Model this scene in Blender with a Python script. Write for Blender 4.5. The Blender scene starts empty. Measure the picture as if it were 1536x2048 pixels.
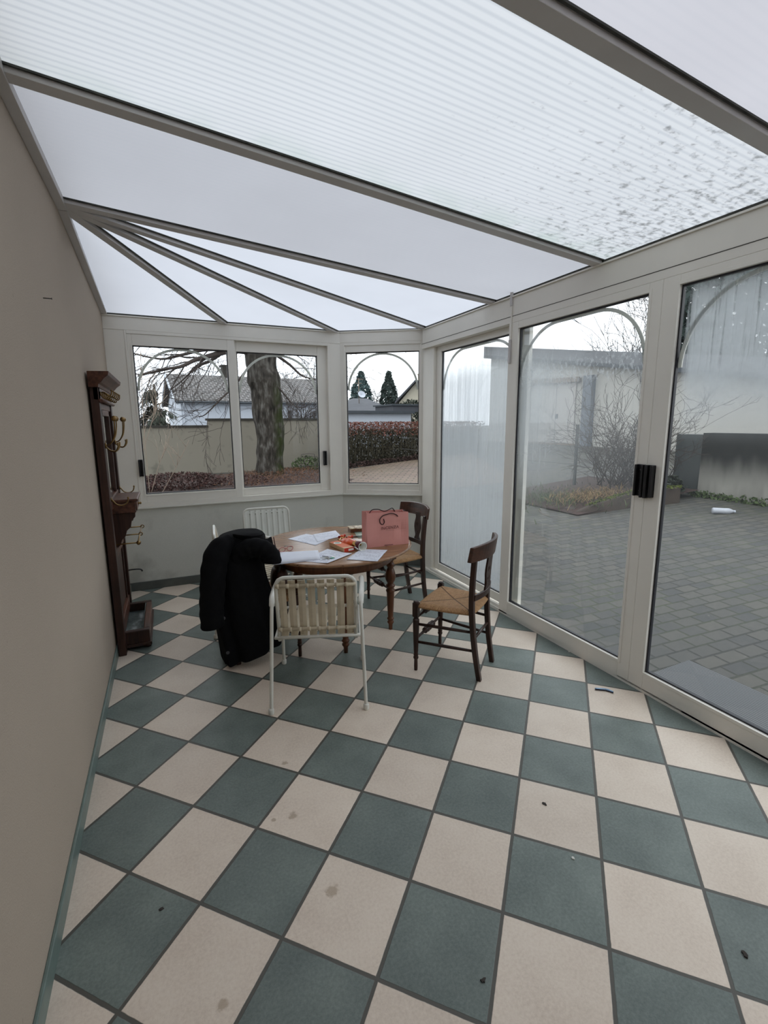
import bpy, bmesh, math, random
from mathutils import Vector as V, Matrix as Mx, noise as mnoise

# ------------------------------------------------------------------ camera, world, exposure
sc = bpy.context.scene
COL = sc.collection
CAM = V((-0.91377, -1.05948, 1.64425))
R_ = V((0.90949345, -0.41567339, -0.00610747))
U_ = V((0.07781635, 0.15579374, 0.98471972))
F_ = V((0.40837028, 0.89607139, -0.17403957))
FPX, CX, CY = 945.9, 769.59, 1011.78            # focal length and principal point of a 1536 x 2048 frame
cd = bpy.data.cameras.new('camera'); cam = bpy.data.objects.new('camera', cd); COL.objects.link(cam)
cam.matrix_world = Mx(((R_.x, U_.x, -F_.x, CAM.x), (R_.y, U_.y, -F_.y, CAM.y), (R_.z, U_.z, -F_.z, CAM.z), (0, 0, 0, 1)))
cd.sensor_fit = 'VERTICAL'; cd.sensor_height = 36.0; cd.lens = FPX * 36.0 / 2048
cd.shift_x = (768 - CX) / 2048; cd.shift_y = (CY - 1024) / 2048
cd.clip_start = 0.02; cd.clip_end = 400
sc.camera = cam

def ray(px, py):
    return ((px - CX) / FPX) * R_ - ((py - CY) / FPX) * U_ + F_
def on(px, py, n, c):
    d = ray(px, py); n = V(n); return CAM + d * ((c - n.dot(CAM)) / n.dot(d))
def onz(px, py, z): return on(px, py, (0, 0, 1), z)
def ony(px, py, y): return on(px, py, (0, 1, 0), y)
def onx(px, py, x): return on(px, py, (1, 0, 0), x)
GS = 0.07
def gz(x): return -0.06 + GS * max(0.0, x - 1.7)
def ong(px, py): return on(px, py, (-GS, 0, 1), -0.06 - GS * 1.7)

w = bpy.data.worlds.new('overcast_sky'); sc.world = w; w.use_nodes = True
nt = w.node_tree; nt.nodes.clear()
def N(nt, t, **k):
    n = nt.nodes.new(t)
    for a, b in k.items(): setattr(n, a, b)
    return n
wo = N(nt, 'ShaderNodeOutputWorld'); bg = N(nt, 'ShaderNodeBackground'); bg.inputs['Strength'].default_value = 2.0
tc = N(nt, 'ShaderNodeTexCoord'); nz = N(nt, 'ShaderNodeTexNoise'); nz.inputs['Scale'].default_value = 2.2; nz.inputs['Detail'].default_value = 4
rp = N(nt, 'ShaderNodeValToRGB')
rp.color_ramp.elements[0].position = 0.35; rp.color_ramp.elements[0].color = (0.86, 0.91, 1.0, 1)
rp.color_ramp.elements[1].position = 0.65; rp.color_ramp.elements[1].color = (1.0, 1.0, 1.0, 1)
nt.links.new(tc.outputs['Generated'], nz.inputs['Vector']); nt.links.new(nz.outputs['Fac'], rp.inputs['Fac'])
nt.links.new(rp.outputs['Color'], bg.inputs['Color']); nt.links.new(bg.outputs['Background'], wo.inputs['Surface'])

vs = sc.view_settings
sc.display_settings.display_device = 'sRGB'
vs.view_transform = 'Standard'; vs.look = 'None'; vs.gamma = 1.0; vs.use_curve_mapping = False
vs.exposure = 0.33
sc.cycles.use_denoising = True
sc.cycles.max_bounces = 10; sc.cycles.diffuse_bounces = 5; sc.cycles.glossy_bounces = 4
sc.cycles.transmission_bounces = 8; sc.cycles.transparent_max_bounces = 40

# ------------------------------------------------------------------ materials
def srgb(r, g, b):
    f = lambda c: (c / 12.92) if c <= 0.04045 else ((c + 0.055) / 1.055) ** 2.4
    return (f(r / 255), f(g / 255), f(b / 255), 1)

class NT:
    """small wrapper for wiring shader nodes"""
    def __init__(s, name):
        s.m = bpy.data.materials.new(name); s.m.use_nodes = True; s.t = s.m.node_tree; s.t.nodes.clear()
        s.out = s.n('ShaderNodeOutputMaterial'); s._co = None
    def n(s, t, **k): return N(s.t, t, **k)
    def l(s, a, b): s.t.links.new(a, b)
    @property
    def co(s):
        if s._co is None: s._co = s.n('ShaderNodeTexCoord').outputs['Object']
        return s._co
    def put(s, sock, v):
        if hasattr(v, 'is_linked') or isinstance(v, bpy.types.NodeSocket): s.l(v, sock)
        else: sock.default_value = v
    def math(s, op, a, b=None, c=None, clamp=False):
        n = s.n('ShaderNodeMath', operation=op, use_clamp=clamp)
        for i, v in enumerate((a, b, c)):
            if v is not None: s.put(n.inputs[i], v)
        return n.outputs[0]
    def xyz(s, vec=None):
        n = s.n('ShaderNodeSeparateXYZ'); s.l(vec or s.co, n.inputs[0]); return n.outputs
    def vec(s, x, y, z):
        n = s.n('ShaderNodeCombineXYZ')
        for i, v in enumerate((x, y, z)): s.put(n.inputs[i], v)
        return n.outputs[0]
    def scale(s, sx, sy, sz, rot=(0, 0, 0)):
        n = s.n('ShaderNodeMapping'); n.inputs['Scale'].default_value = (sx, sy, sz); n.inputs['Rotation'].default_value = rot
        s.l(s.co, n.inputs['Vector']); return n.outputs[0]
    def noise(s, sc_=5, det=4, vec=None, rough=0.55):
        n = s.n('ShaderNodeTexNoise'); n.inputs['Scale'].default_value = sc_; n.inputs['Detail'].default_value = det
        n.inputs['Roughness'].default_value = rough; s.l(vec or s.co, n.inputs['Vector']); return n.outputs['Fac']
    def ramp(s, fac, stops):
        n = s.n('ShaderNodeValToRGB'); e = n.color_ramp.elements
        e[0].position, e[0].color = stops[0]; e[1].position, e[1].color = stops[-1]
        for p, c in stops[1:-1]:
            q = e.new(p); q.color = c
        s.l(fac, n.inputs['Fac']); return n.outputs['Color']
    def step(s, x, a, b):
        n = s.n('ShaderNodeMapRange', interpolation_type='SMOOTHSTEP'); n.inputs['From Min'].default_value = a; n.inputs['From Max'].default_value = b
        s.put(n.inputs['Value'], x); return n.outputs['Result']
    def mix(s, fac, a, b, mode='MIX'):
        n = s.n('ShaderNodeMix', data_type='RGBA', blend_type=mode)
        s.put(n.inputs['Factor'], fac)
        for i, v in ((6, a), (7, b)): s.put(n.inputs[i], v)
        return n.outputs[2]
    def mixsh(s, fac, a, b):
        n = s.n('ShaderNodeMixShader'); s.put(n.inputs[0], fac); s.l(a, n.inputs[1]); s.l(b, n.inputs[2]); return n.outputs[0]
    def bump(s, h, strength=0.3, dist=0.01):
        n = s.n('ShaderNodeBump'); n.inputs['Strength'].default_value = strength; n.inputs['Distance'].default_value = dist
        s.l(h, n.inputs['Height']); return n.outputs['Normal']
    def bsdf(s, col, rough=0.5, metal=0.0, spec=0.5, normal=None, final=True):
        p = s.n('ShaderNodeBsdfPrincipled'); s.put(p.inputs['Base Color'], col); s.put(p.inputs['Roughness'], rough)
        p.inputs['Metallic'].default_value = metal; p.inputs['Specular IOR Level'].default_value = spec
        if normal is not None: s.l(normal, p.inputs['Normal'])
        if final: s.l(p.outputs[0], s.out.inputs['Surface'])
        return p.outputs[0]

def plain(name, rgb, rough=0.5, metal=0.0, spec=0.5, var=0.12, sc_=9.0, bump=0.0, bsc=60.0):
    t = NT(name); c = srgb(*rgb)
    n = t.noise(sc_, 5)
    d = tuple(x * (1 - var) for x in c[:3]) + (1,); u = tuple(min(1, x * (1 + var)) for x in c[:3]) + (1,)
    col = t.ramp(n, [(0.3, d), (0.7, u)])
    nm = t.bump(t.noise(bsc, 3), bump, 0.004) if bump else None
    t.bsdf(col, rough, metal, spec, nm); return t.m

def wood(name, dark, light, rough=0.4, axis='z', sc_=1.0):
    t = NT(name)
    s = {'x': (2, 22, 22), 'y': (22, 2, 22), 'z': (22, 22, 2)}[axis]
    n = t.noise(1.6 * sc_, 6, t.scale(*s), 0.65)
    n2 = t.noise(3.0, 3)
    f = t.math('MULTIPLY_ADD', n2, 0.35, t.math('MULTIPLY', n, 0.7))
    t.bsdf(t.ramp(f, [(0.32, srgb(*dark)), (0.72, srgb(*light))]), rough, 0, 0.4, t.bump(n, 0.12, 0.002)); return t.m

M = {}
# tiles: checkerboard laid at 45 degrees, tile pitch 0.33 m
STAINS = [(onz(px, py, 0).x, onz(px, py, 0).y, q) for px, py, q in ((445, 2010, .020), (586, 1632, .022), (664, 1782, .028), (570, 1526, .018), (548, 1640, .012))]
def tile_floor():
    t = NT('checker_tiles'); x, y, z = t.xyz(); k = 0.70710678 / 0.33
    u = t.math('MULTIPLY', t.math('SUBTRACT', x, y), k); v = t.math('MULTIPLY', t.math('ADD', x, y), k)
    fu = t.math('FLOOR', u); fv = t.math('FLOOR', v)
    par = t.math('MODULO', t.math('ABSOLUTE', t.math('ADD', fu, fv)), 2.0)
    par = t.math('GREATER_THAN', par, 0.5)
    gu = t.math('ABSOLUTE', t.math('SUBTRACT', t.math('FRACT', u), 0.5)); gv = t.math('ABSOLUTE', t.math('SUBTRACT', t.math('FRACT', v), 0.5))
    e = t.math('MAXIMUM', gu, gv)
    wob = t.math('MULTIPLY_ADD', t.noise(30, 3), 0.008, -0.004)
    e = t.math('ADD', e, wob)
    grout = t.step(e, 0.478, 0.486)
    wn = t.n('ShaderNodeTexWhiteNoise', noise_dimensions='2D'); t.l(t.vec(fu, fv, 0.0), wn.inputs['Vector']); tv = wn.outputs['Value']
    pits = t.noise(95, 5, None, 0.7); cloud = t.noise(4, 5)
    beige = t.ramp(t.math('MULTIPLY_ADD', pits, 0.55, t.math('MULTIPLY', cloud, 0.45)), [(0.3, srgb(200, 184, 168)), (0.52, srgb(219, 205, 189)), (0.75, srgb(230, 219, 204))])
    green = t.ramp(t.math('MULTIPLY_ADD', pits, 0.5, t.math('MULTIPLY', cloud, 0.5)), [(0.3, srgb(84, 94, 90)), (0.52, srgb(112, 122, 117)), (0.75, srgb(136, 146, 139))])
    col = t.mix(par, green, beige)
    tone = t.math('MULTIPLY_ADD', tv, 0.14, 0.93)
    col = t.mix(1.0, col, t.vec(tone, tone, tone), 'MULTIPLY')
    col = t.mix(grout, col, srgb(86, 84, 78))
    # scuffs: pale thin streaks on the dark tiles
    sc1 = t.noise(1.0, 4, t.scale(9, 70, 1, (0, 0, 0.7)), 0.7)
    sc2 = t.noise(1.0, 4, t.scale(60, 8, 1, (0, 0, 0.3)), 0.7)
    scuff = t.math('MULTIPLY', t.step(t.math('MAXIMUM', sc1, sc2), 0.70, 0.78), 0.22)
    col = t.mix(scuff, col, srgb(170, 172, 164))
    for (sx, sy, sr) in STAINS:
        dx = t.math('SUBTRACT', x, sx); dy = t.math('SUBTRACT', y, sy)
        rr = t.math('SQRT', t.math('ADD', t.math('MULTIPLY', dx, dx), t.math('MULTIPLY', dy, dy)))
        rr = t.math('ADD', rr, t.math('MULTIPLY_ADD', t.noise(45, 3), sr * 1.6, -sr * .8))
        col = t.mix(t.math('MULTIPLY', t.step(rr, sr, sr * .5), 0.5), col, srgb(136, 112, 80))
    h = t.math('SUBTRACT', t.math('MULTIPLY', pits, 0.25), t.math('MULTIPLY', grout, 1.0))
    t.bsdf(col, t.math('MULTIPLY_ADD', pits, 0.2, 0.36), 0, 0.35, t.bump(h, 0.35, 0.004)); return t.m
M['tiles'] = tile_floor()

def plaster(name, rgb, stain=None):
    t = NT(name); c = srgb(*rgb)
    n = t.noise(180, 4, None, 0.7); cl = t.noise(1.6, 5)
    col = t.mix(t.math('MULTIPLY_ADD', n, 0.5, t.math('MULTIPLY', cl, 0.35)), tuple(x * .82 for x in c[:3]) + (1,), tuple(min(1, x * 1.12) for x in c[:3]) + (1,))
    sp = t.noise(28, 2); col = t.mix(t.math('MULTIPLY', t.step(sp, 0.73, 0.78), 0.35), col, tuple(x * .6 for x in c[:3]) + (1,))
    if stain:
        x, y, z = t.xyz()
        dx = t.math('SUBTRACT', x, -1.3); dz = t.math('SUBTRACT', z, 0.17)
        r = t.math('SQRT', t.math('ADD', t.math('MULTIPLY', dx, dx), t.math('MULTIPLY', dz, dz)))
        r = t.math('ADD', r, t.math('MULTIPLY_ADD', t.noise(6, 6), 0.5, -0.25))
        col = t.mix(t.math('MULTIPLY', t.step(r, 0.26, 0.0), 0.65), col, srgb(*stain))
        col = t.mix(t.math('MULTIPLY', t.step(t.noise(3.2, 6), 0.55, 0.75), 0.4), col, srgb(*stain))
    t.bsdf(col, 0.9, 0, 0.2, t.bump(n, 0.5, 0.004)); return t.m
M['wall'] = plaster('cream_roughcast', (182, 169, 154))
M['dado'] = plaster('grey_roughcast', (212, 213, 205), (150, 150, 142))
M['alu'] = plain('cream_lacquered_aluminium', (231, 228, 219), 0.42, 0, 0.45, 0.03, 3.0, 0.05, 400)
M['alu_shade'] = plain('shaded_lacquered_aluminium', (200, 197, 195), 0.45, 0, 0.45, 0.05, 4.0, 0.08, 300)  # greyer copy of the cream aluminium, shade put into its colour
M['sill'] = plain('white_sill_paint', (222, 221, 212), 0.6, 0, 0.4, 0.05)
M['gasket'] = plain('black_rubber_gasket', (26, 26, 34), 0.5)
M['black'] = plain('black_plastic', (22, 22, 25), 0.38)
M['seam'] = plain('dark_strip', (60, 60, 55), 0.8, var=0.4, sc_=20)
M['skirt'] = plain('green_skirting_tile', (104, 120, 114), 0.4, var=0.12, sc_=14)
M['skirt2'] = plain('grey_skirting_tile', (84, 88, 84), 0.5, var=0.15, sc_=10)

def polycarb(name, tint, rib, dirt):
    """underside of a multiwall polycarbonate roof sheet: translucent, ribs along x"""
    t = NT(name); x, y, z = t.xyz()
    n = t.noise(1.3, 4)
    c = srgb(*tint)
    col = t.mix(n, tuple(a * .90 for a in c[:3]) + (1,), tuple(min(1, a * 1.07) for a in c[:3]) + (1,))
    if rib:
        s = t.math('FRACT', t.math('MULTIPLY', y, 1 / 0.032))
        web = t.step(t.math('ABSOLUTE', t.math('SUBTRACT', s, 0.5)), 0.18, 0.46)
        col = t.mix(t.math('MULTIPLY', web, rib), col, srgb(130, 136, 142))
    if dirt:
        v = t.vec(t.math('MULTIPLY', x, 20.0), t.math('MULTIPLY', y, 24.0), 0.0)
        sp = t.noise(1.0, 3, v, 0.6)
        big = t.noise(3.0, 3)
        d = t.math('MULTIPLY', t.math('ADD', t.math('MULTIPLY_ADD', t.step(x, 0.15, 1.6), 0.17, -0.17), t.math('MULTIPLY_ADD', big, 0.16, -0.08)), 1.0)
        blot = t.step(t.math('ADD', sp, d), 0.46, 0.70)
        blot = t.math('MULTIPLY', blot, t.step(x, -0.1, 0.5))
        col = t.mix(t.math('MULTIPLY', blot, 0.8), col, srgb(96, 98, 98))
        alg = t.math('MULTIPLY', t.step(y, 0.95, 1.22), t.step(t.noise(5, 4), 0.3, 0.7))
        col = t.mix(t.math('MULTIPLY', alg, 0.4), col, srgb(130, 146, 136))
    tr = t.n('ShaderNodeBsdfTranslucent'); t.l(col, tr.inputs['Color'])
    df = t.n('ShaderNodeBsdfPrincipled'); t.l(col, df.inputs['Base Color']); df.inputs['Roughness'].default_value = 0.35
    t.l(t.mixsh(0.12, tr.outputs[0], df.outputs[0]), t.out.inputs['Surface']); return t.m
def clear_sheet():
    t = NT('clear_sheet_face'); a = t.n('ShaderNodeBsdfTransparent'); a.inputs['Color'].default_value = (.96, .97, .97, 1)
    g = t.n('ShaderNodeBsdfGlossy'); g.inputs['Roughness'].default_value = 0.2
    t.l(t.mixsh(0.04, a.outputs[0], g.outputs[0]), t.out.inputs['Surface']); return t.m
M['pc_top'] = clear_sheet()
M['pc_rib'] = polycarb('ribbed_polycarbonate', (168, 170, 172), 0.34, True)
M['pc_grey'] = polycarb('dimmer_polycarbonate', (144, 145, 149), 0.08, False)  # sheet tints hold both dirt and the brightness each shows at its viewing angle
M['pc_lilac'] = polycarb('near_polycarbonate', (158, 157, 161), 0.06, False)
M['pc_white'] = polycarb('bright_polycarbonate', (166, 169, 175), 0.0, False)

def glass(name, fog=None):
    """window pane: clear glass with a weak reflection; fog(t) returns the condensation amount 0..1"""
    t = NT(name)
    a = t.n('ShaderNodeBsdfTransparent'); a.inputs['Color'].default_value = (.95, .97, .97, 1)
    g = t.n('ShaderNodeBsdfGlossy'); g.inputs['Roughness'].default_value = 0.02
    lw = t.n('ShaderNodeFresnel'); lw.inputs['IOR'].default_value = 1.35
    sh = t.mixsh(t.math('MULTIPLY', lw.outputs[0], 0.3), a.outputs[0], g.outputs[0])
    if fog:
        tr = t.n('ShaderNodeBsdfTranslucent'); tr.inputs['Color'].default_value = (.62, .66, .68, 1)
        df = t.n('ShaderNodeBsdfDiffuse'); df.inputs['Color'].default_value = (.62, .65, .66, 1)
        sh = t.mixsh(fog(t), sh, t.mixsh(0.35, tr.outputs[0], df.outputs[0]))
    t.l(sh, t.out.inputs['Surface']); return t.m
def fog_far(t):
    x, y, z = t.xyz()
    st = t.noise(1.0, 4, t.scale(1, 55, 1.1), 0.6)
    body = t.math('MULTIPLY', t.step(z, 2.36, 2.0), 0.52)
    f = t.math('ADD', body, t.math('MULTIPLY_ADD', st, 0.55, -0.30))
    low = t.math('MULTIPLY_ADD', t.step(z, 0.1, 0.9), 0.35, 0.65)
    return t.math('MULTIPLY', f, low, clamp=True)
def fog_mid(t):
    x, y, z = t.xyz()
    st = t.noise(1.0, 4, t.scale(1, 60, 1.5), 0.6); dr = t.noise(60, 3, t.scale(1, 1, 0.6))
    left = t.step(y, 1.15, 1.95)
    up = t.math('MULTIPLY', t.step(z, 0.9, 1.7), t.step(z, 2.3, 2.0))
    body = t.math('MULTIPLY', up, t.math('MULTIPLY_ADD', left, 0.36, 0.08))
    strk = t.math('MULTIPLY', t.step(st, 0.55, 0.8), t.math('MULTIPLY', up, t.math('MULTIPLY_ADD', left, 0.35, 0.1)))
    drops = t.math('MULTIPLY', t.step(dr, 0.52, 0.62), t.math('MULTIPLY', t.step(z, 1.86, 1.95), t.step(z, 2.12, 2.02)))
    f = t.math('ADD', t.math('ADD', body, strk), t.math('MULTIPLY', drops, 0.3))
    return t.math('ADD', f, 0.03, clamp=True)
def fog_near(t):
    x, y, z = t.xyz()
    st = t.noise(1.0, 3, t.scale(1, 70, 2.0), 0.6); cl = t.noise(5.0, 4)
    up = t.math('MULTIPLY', t.step(z, 1.50, 1.95), t.step(z, 2.45, 2.15))
    inner = t.step(y, 0.70, 0.62)
    clear = t.math('MULTIPLY', t.step(st, 0.50, 0.62), t.math('MULTIPLY', t.step(z, 1.85, 1.95), 0.30))
    body = t.math('MULTIPLY', t.math('MULTIPLY', up, inner), t.math('MULTIPLY_ADD', cl, 0.9, 0.14))
    return t.math('ADD', t.math('SUBTRACT', body, t.math('MULTIPLY', clear, up)), 0.02, clamp=True)
M['glass'] = glass('clear_window_glass')
M['glass_far'] = glass('fogged_glass', fog_far)
M['glass_mid'] = glass('half_fogged_glass', fog_mid)
M['glass_near'] = glass('dripping_glass', fog_near)

M['white_metal'] = plain('white_enamelled_tube', (214, 213, 204), 0.35, 0, 0.5, 0.05, 12)
M['slat'] = plain('aged_cream_plastic', (196, 184, 160), 0.5, 0, 0.4, 0.10, 14)
M['slat_white'] = plain('white_plastic_slat', (216, 218, 210), 0.45, 0, 0.4, 0.04)
M['darkwood'] = wood('dark_stained_wood', (26, 15, 12), (66, 40, 30), 0.35)
M['crestwood'] = wood('worn_dark_wood', (34, 20, 16), (92, 60, 46), 0.32, 'x')
M['oldoak'] = wood('red_brown_oak', (28, 17, 14), (76, 48, 38), 0.42)
M['oldoak_y'] = wood('red_brown_oak_lying', (38, 23, 18), (112, 72, 56), 0.42, 'y')
M['tablewood'] = wood('warm_table_wood', (52, 28, 16), (116, 72, 44), 0.32)
def tabletop():
    t = NT('polished_table_boards'); x, y, z = t.xyz()
    n = t.noise(1.6, 6, t.scale(3, 26, 8, (0, 0, 0.5)), 0.65); cl = t.noise(2.0, 3)
    col = t.ramp(t.math('MULTIPLY_ADD', n, 0.6, t.math('MULTIPLY', cl, 0.4)), [(0.3, srgb(104, 70, 46)), (0.55, srgb(154, 116, 84)), (0.78, srgb(184, 148, 112))])
    u = t.math('ADD', t.math('MULTIPLY', x, 0.48), t.math('MULTIPLY', y, 0.88))
    s = t.math('ABSOLUTE', t.math('SUBTRACT', t.math('FRACT', t.math('MULTIPLY', u, 5.2)), 0.5))
    col = t.mix(t.math('MULTIPLY', t.step(s, 0.488, 0.496), 0.7), col, srgb(52, 30, 20))
    t.bsdf(col, 0.24, 0, 0.5); return t.m
M['tabletop'] = tabletop()
def rush():
    t = NT('woven_rush'); x, y, z = t.xyz()
    ax = t.math('ABSOLUTE', x); ay = t.math('ABSOLUTE', t.math('SUBTRACT', y, 0.02))
    side = t.math('GREATER_THAN', ax, ay)
    c = t.mix(side, t.vec(x, x, x), t.vec(y, y, y)); cx = t.xyz(c)[0]
    wv = t.math('SINE', t.math('ADD', t.math('MULTIPLY', cx, 700.0), t.math('MULTIPLY', t.noise(14, 3), 6.0)))
    n = t.noise(40, 4)
    f = t.math('MULTIPLY_ADD', wv, 0.24, t.math('MULTIPLY_ADD', n, 0.35, 0.34))
    col = t.ramp(f, [(0.2, srgb(104, 66, 38)), (0.5, srgb(178, 134, 90)), (0.85, srgb(216, 178, 132))])
    seam = t.step(t.math('ABSOLUTE', t.math('SUBTRACT', ax, ay)), 0.010, 0.002)
    col = t.mix(t.math('MULTIPLY', seam, 0.75), col, srgb(60, 36, 20))
    t.bsdf(col, 0.6, 0, 0.3, t.bump(t.math('SUBTRACT', wv, t.math('MULTIPLY', seam, 3.0)), 0.6, 0.004)); return t.m
M['rush'] = rush()
M['coat'] = plain('black_wool_cloth', (15, 15, 17), 0.95, 0, 0.15, 0.25, 30, 0.4, 500)
M['coat_lining'] = plain('dark_red_lining', (60, 18, 22), 0.6)
M['button'] = plain('grey_button', (70, 70, 74), 0.4)
M['brown_leather'] = plain('brown_leather', (66, 34, 24), 0.42, 0, 0.5, 0.25, 12, 0.3, 150)
M['brass'] = plain('aged_brass', (128, 102, 62), 0.36, 0.85, 0.5, 0.25, 20)
M['mirror'] = plain('mirror_glass', (200, 212, 210), 0.03, 1.0, 0.5, 0.02)
def zinc():
    t = NT('stained_zinc'); n = t.noise(9, 6, t.scale(1, 0.6, 1))
    t.bsdf(t.ramp(n, [(0.35, srgb(40, 48, 46)), (0.55, srgb(92, 100, 98)), (0.68, srgb(176, 182, 184))]), 0.5, 0.3); return t.m
M['zinc'] = zinc()
M['pink'] = plain('pink_paper', (214, 150, 142), 0.55, 0, 0.35, 0.04, 8)
M['pink_in'] = plain('pink_paper_lining', (186, 118, 116), 0.6, 0, 0.3, 0.06, 8)
M['cord'] = plain('dark_brown_cord', (48, 22, 24), 0.7)
M['ink'] = plain('dark_red_print', (92, 42, 40), 0.5)
M['paper'] = plain('white_paper', (226, 230, 240), 0.7, 0, 0.2, 0.02)
def printed():
    t = NT('printed_paper'); x, y, z = t.xyz()
    ln = t.math('FRACT', t.math('MULTIPLY', y, 62.0)); row = t.math('FLOOR', t.math('MULTIPLY', y, 62.0))
    wds = t.noise(1.0, 2, t.vec(t.math('MULTIPLY', x, 110.0), t.math('MULTIPLY', row, 5.3), 0.0))
    blk = t.noise(1.0, 1, t.vec(t.math('MULTIPLY', x, 9.0), t.math('MULTIPLY', row, 0.35), 0.0))
    m = t.math('MULTIPLY', t.math('GREATER_THAN', wds, 0.46), t.math('LESS_THAN', ln, 0.42))
    m = t.math('MULTIPLY', m, t.math('GREATER_THAN', blk, 0.45))
    m = t.math('MULTIPLY', m, t.math('LESS_THAN', t.math('ABSOLUTE', x), 0.088)); m = t.math('MULTIPLY', m, t.math('LESS_THAN', t.math('ABSOLUTE', y), 0.128))
    t.bsdf(t.mix(t.math('MULTIPLY', m, 0.45), srgb(226, 230, 240), srgb(96, 104, 120)), 0.7, 0, 0.2); return t.m
M['printed'] = printed()
M['orange'] = plain('orange_card', (214, 96, 40), 0.4, var=0.08)
M['kraft'] = plain('pale_card', (206, 166, 122), 0.5, var=0.10)
M['red'] = plain('red_print', (200, 52, 34), 0.4)
M['yellow'] = plain('yellow_wrapper', (232, 184, 96), 0.35, var=0.1)
M['wrap_orange'] = plain('orange_wrapper', (220, 84, 24), 0.3, var=0.15, sc_=30)
M['maroon'] = plain('maroon_paper_cup', (104, 40, 52), 0.5)
M['cup_in'] = plain('white_cup_lining', (242, 242, 234), 0.4)
M['steel'] = plain('bright_steel', (176, 176, 172), 0.25, 0.9)
M['green_tag'] = plain('green_key_tag', (60, 140, 120), 0.4)
M['blue_pen'] = plain('pale_blue_plastic', (150, 186, 220), 0.25)
M['navy'] = plain('navy_plastic', (18, 26, 50), 0.3)
M['leaf_brown'] = plain('dry_leaf', (120, 92, 58), 0.8, var=0.3, sc_=60)
M['grit'] = plain('dark_grit', (58, 52, 48), 0.9)
M['chalk'] = plain('pale_grit', (214, 214, 206), 0.9)
M['box_mosaic'] = NT('inlaid_lid').m
def mosaic():
    t = NT('inlaid_lid'); v = t.n('ShaderNodeTexVoronoi'); v.inputs['Scale'].default_value = 55; t.l(t.co, v.inputs['Vector'])
    t.bsdf(t.ramp(t.xyz(v.outputs['Color'])[0], [(0.1, srgb(120, 84, 60)), (0.4, srgb(196, 178, 140)), (0.8, srgb(214, 206, 182))]), 0.5); return t.m
M['box_mosaic'] = mosaic()
M['sage'] = plain('sage_paper', (150, 164, 146), 0.5)
M['rose'] = plain('rose_plastic', (196, 110, 112), 0.35)

# outdoors
def pavers(name, cols, bw, bh, rot, joint):
    t = NT(name)
    mp = t.n('ShaderNodeMapping'); mp.inputs['Rotation'].default_value = (0, 0, rot); t.l(t.co, mp.inputs['Vector'])
    b = t.n('ShaderNodeTexBrick'); t.l(mp.outputs[0], b.inputs['Vector'])
    b.inputs['Scale'].default_value = 1.0; b.inputs['Brick Width'].default_value = bw; b.inputs['Row Height'].default_value = bh
    b.inputs['Mortar Size'].default_value = 0.010 if bw < .3 else 0.024; b.inputs['Mortar Smooth'].default_value = 0.4; b.inputs['Bias'].default_value = 0.0
    b.inputs['Color1'].default_value = srgb(*cols[0]); b.inputs['Color2'].default_value = srgb(*cols[1])
    moss = t.ramp(t.noise(0.8, 5), [(0.4, srgb(*joint)), (0.62, srgb(52, 62, 26))]); t.l(moss, b.inputs['Mortar'])
    n = t.noise(40, 4); cl = t.noise(0.7, 5)
    col = t.mix(0.35, b.outputs['Color'], t.ramp(t.math('MULTIPLY_ADD', n, 0.5, t.math('MULTIPLY', cl, 0.5)), [(0.3, srgb(*cols[2])), (0.7, srgb(*cols[3]))]))
    spk = t.step(t.noise(26, 2), 0.74, 0.78); col = t.mix(t.math('MULTIPLY', spk, 0.5), col, srgb(150, 148, 134))
    t.bsdf(col, t.math('MULTIPLY_ADD', cl, 0.35, 0.45), 0, 0.3, t.bump(t.math('SUBTRACT', 1.0, b.outputs['Fac']), 0.5, 0.008)); return t.m
M['pavers'] = pavers('grey_pavers', ((58, 59, 59), (82, 79, 72), (42, 44, 46), (90, 88, 83)), 0.19, 0.128, 0.134, (20, 21, 15))
M['brickpave'] = pavers('buff_brick_paving', ((96, 80, 70), (122, 103, 90), (72, 60, 52), (124, 108, 96)), 0.34, 0.17, 0.6, (26, 22, 18))
M['soil'] = plain('leafy_soil', (48, 32, 27), 0.95, var=0.5, sc_=14, bump=0.8, bsc=25)
M['mulch'] = plain('straw_mulch', (92, 64, 46), 0.9, var=0.4, sc_=20)
M['redleaf'] = plain('copper_beech_leaf', (98, 54, 42), 0.7, var=0.35, sc_=5)
M['deadleaf'] = plain('dark_dead_leaf', (56, 32, 28), 0.8, var=0.5, sc_=7)
M['bark'] = plain('grey_bark', (92, 84, 74), 0.95, var=0.5, sc_=9, bump=1.0, bsc=22)
def mossbark():
    t = NT('mossy_bark'); n = t.noise(7, 6, t.scale(1.5, 1.5, 0.5)); x, y, z = t.xyz()
    col = t.ramp(n, [(0.3, srgb(22, 20, 18)), (0.5, srgb(58, 54, 49)), (0.75, srgb(104, 102, 98))])
    ms = t.math('MULTIPLY', t.step(x, 0.0, 0.3), t.step(t.noise(3, 4), 0.34, 0.55)); ms = t.math('MULTIPLY', ms, t.step(z, 3.2, 2.2))
    col = t.mix(t.math('MULTIPLY', ms, 0.8), col, srgb(40, 50, 16))
    t.bsdf(col, 0.95, 0, 0.2, t.bump(n, 1.0, 0.05)); return t.m
M['mossbark'] = mossbark()
M['twig'] = plain('bare_twig', (54, 46, 42), 0.9, var=0.2)
M['twig_pale'] = plain('pale_twig', (124, 110, 97), 0.9, var=0.15)
M['twig_green'] = plain('olive_stem', (58, 54, 40), 0.9, var=0.25)
M['conifer'] = plain('dark_conifer', (52, 64, 60), 0.9, var=0.35, sc_=2)
M['conifer2'] = plain('blue_conifer', (62, 80, 80), 0.9, var=0.3, sc_=1)
M['evergreen'] = plain('evergreen_leaf', (44, 50, 40), 0.85, var=0.35, sc_=2)
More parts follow.
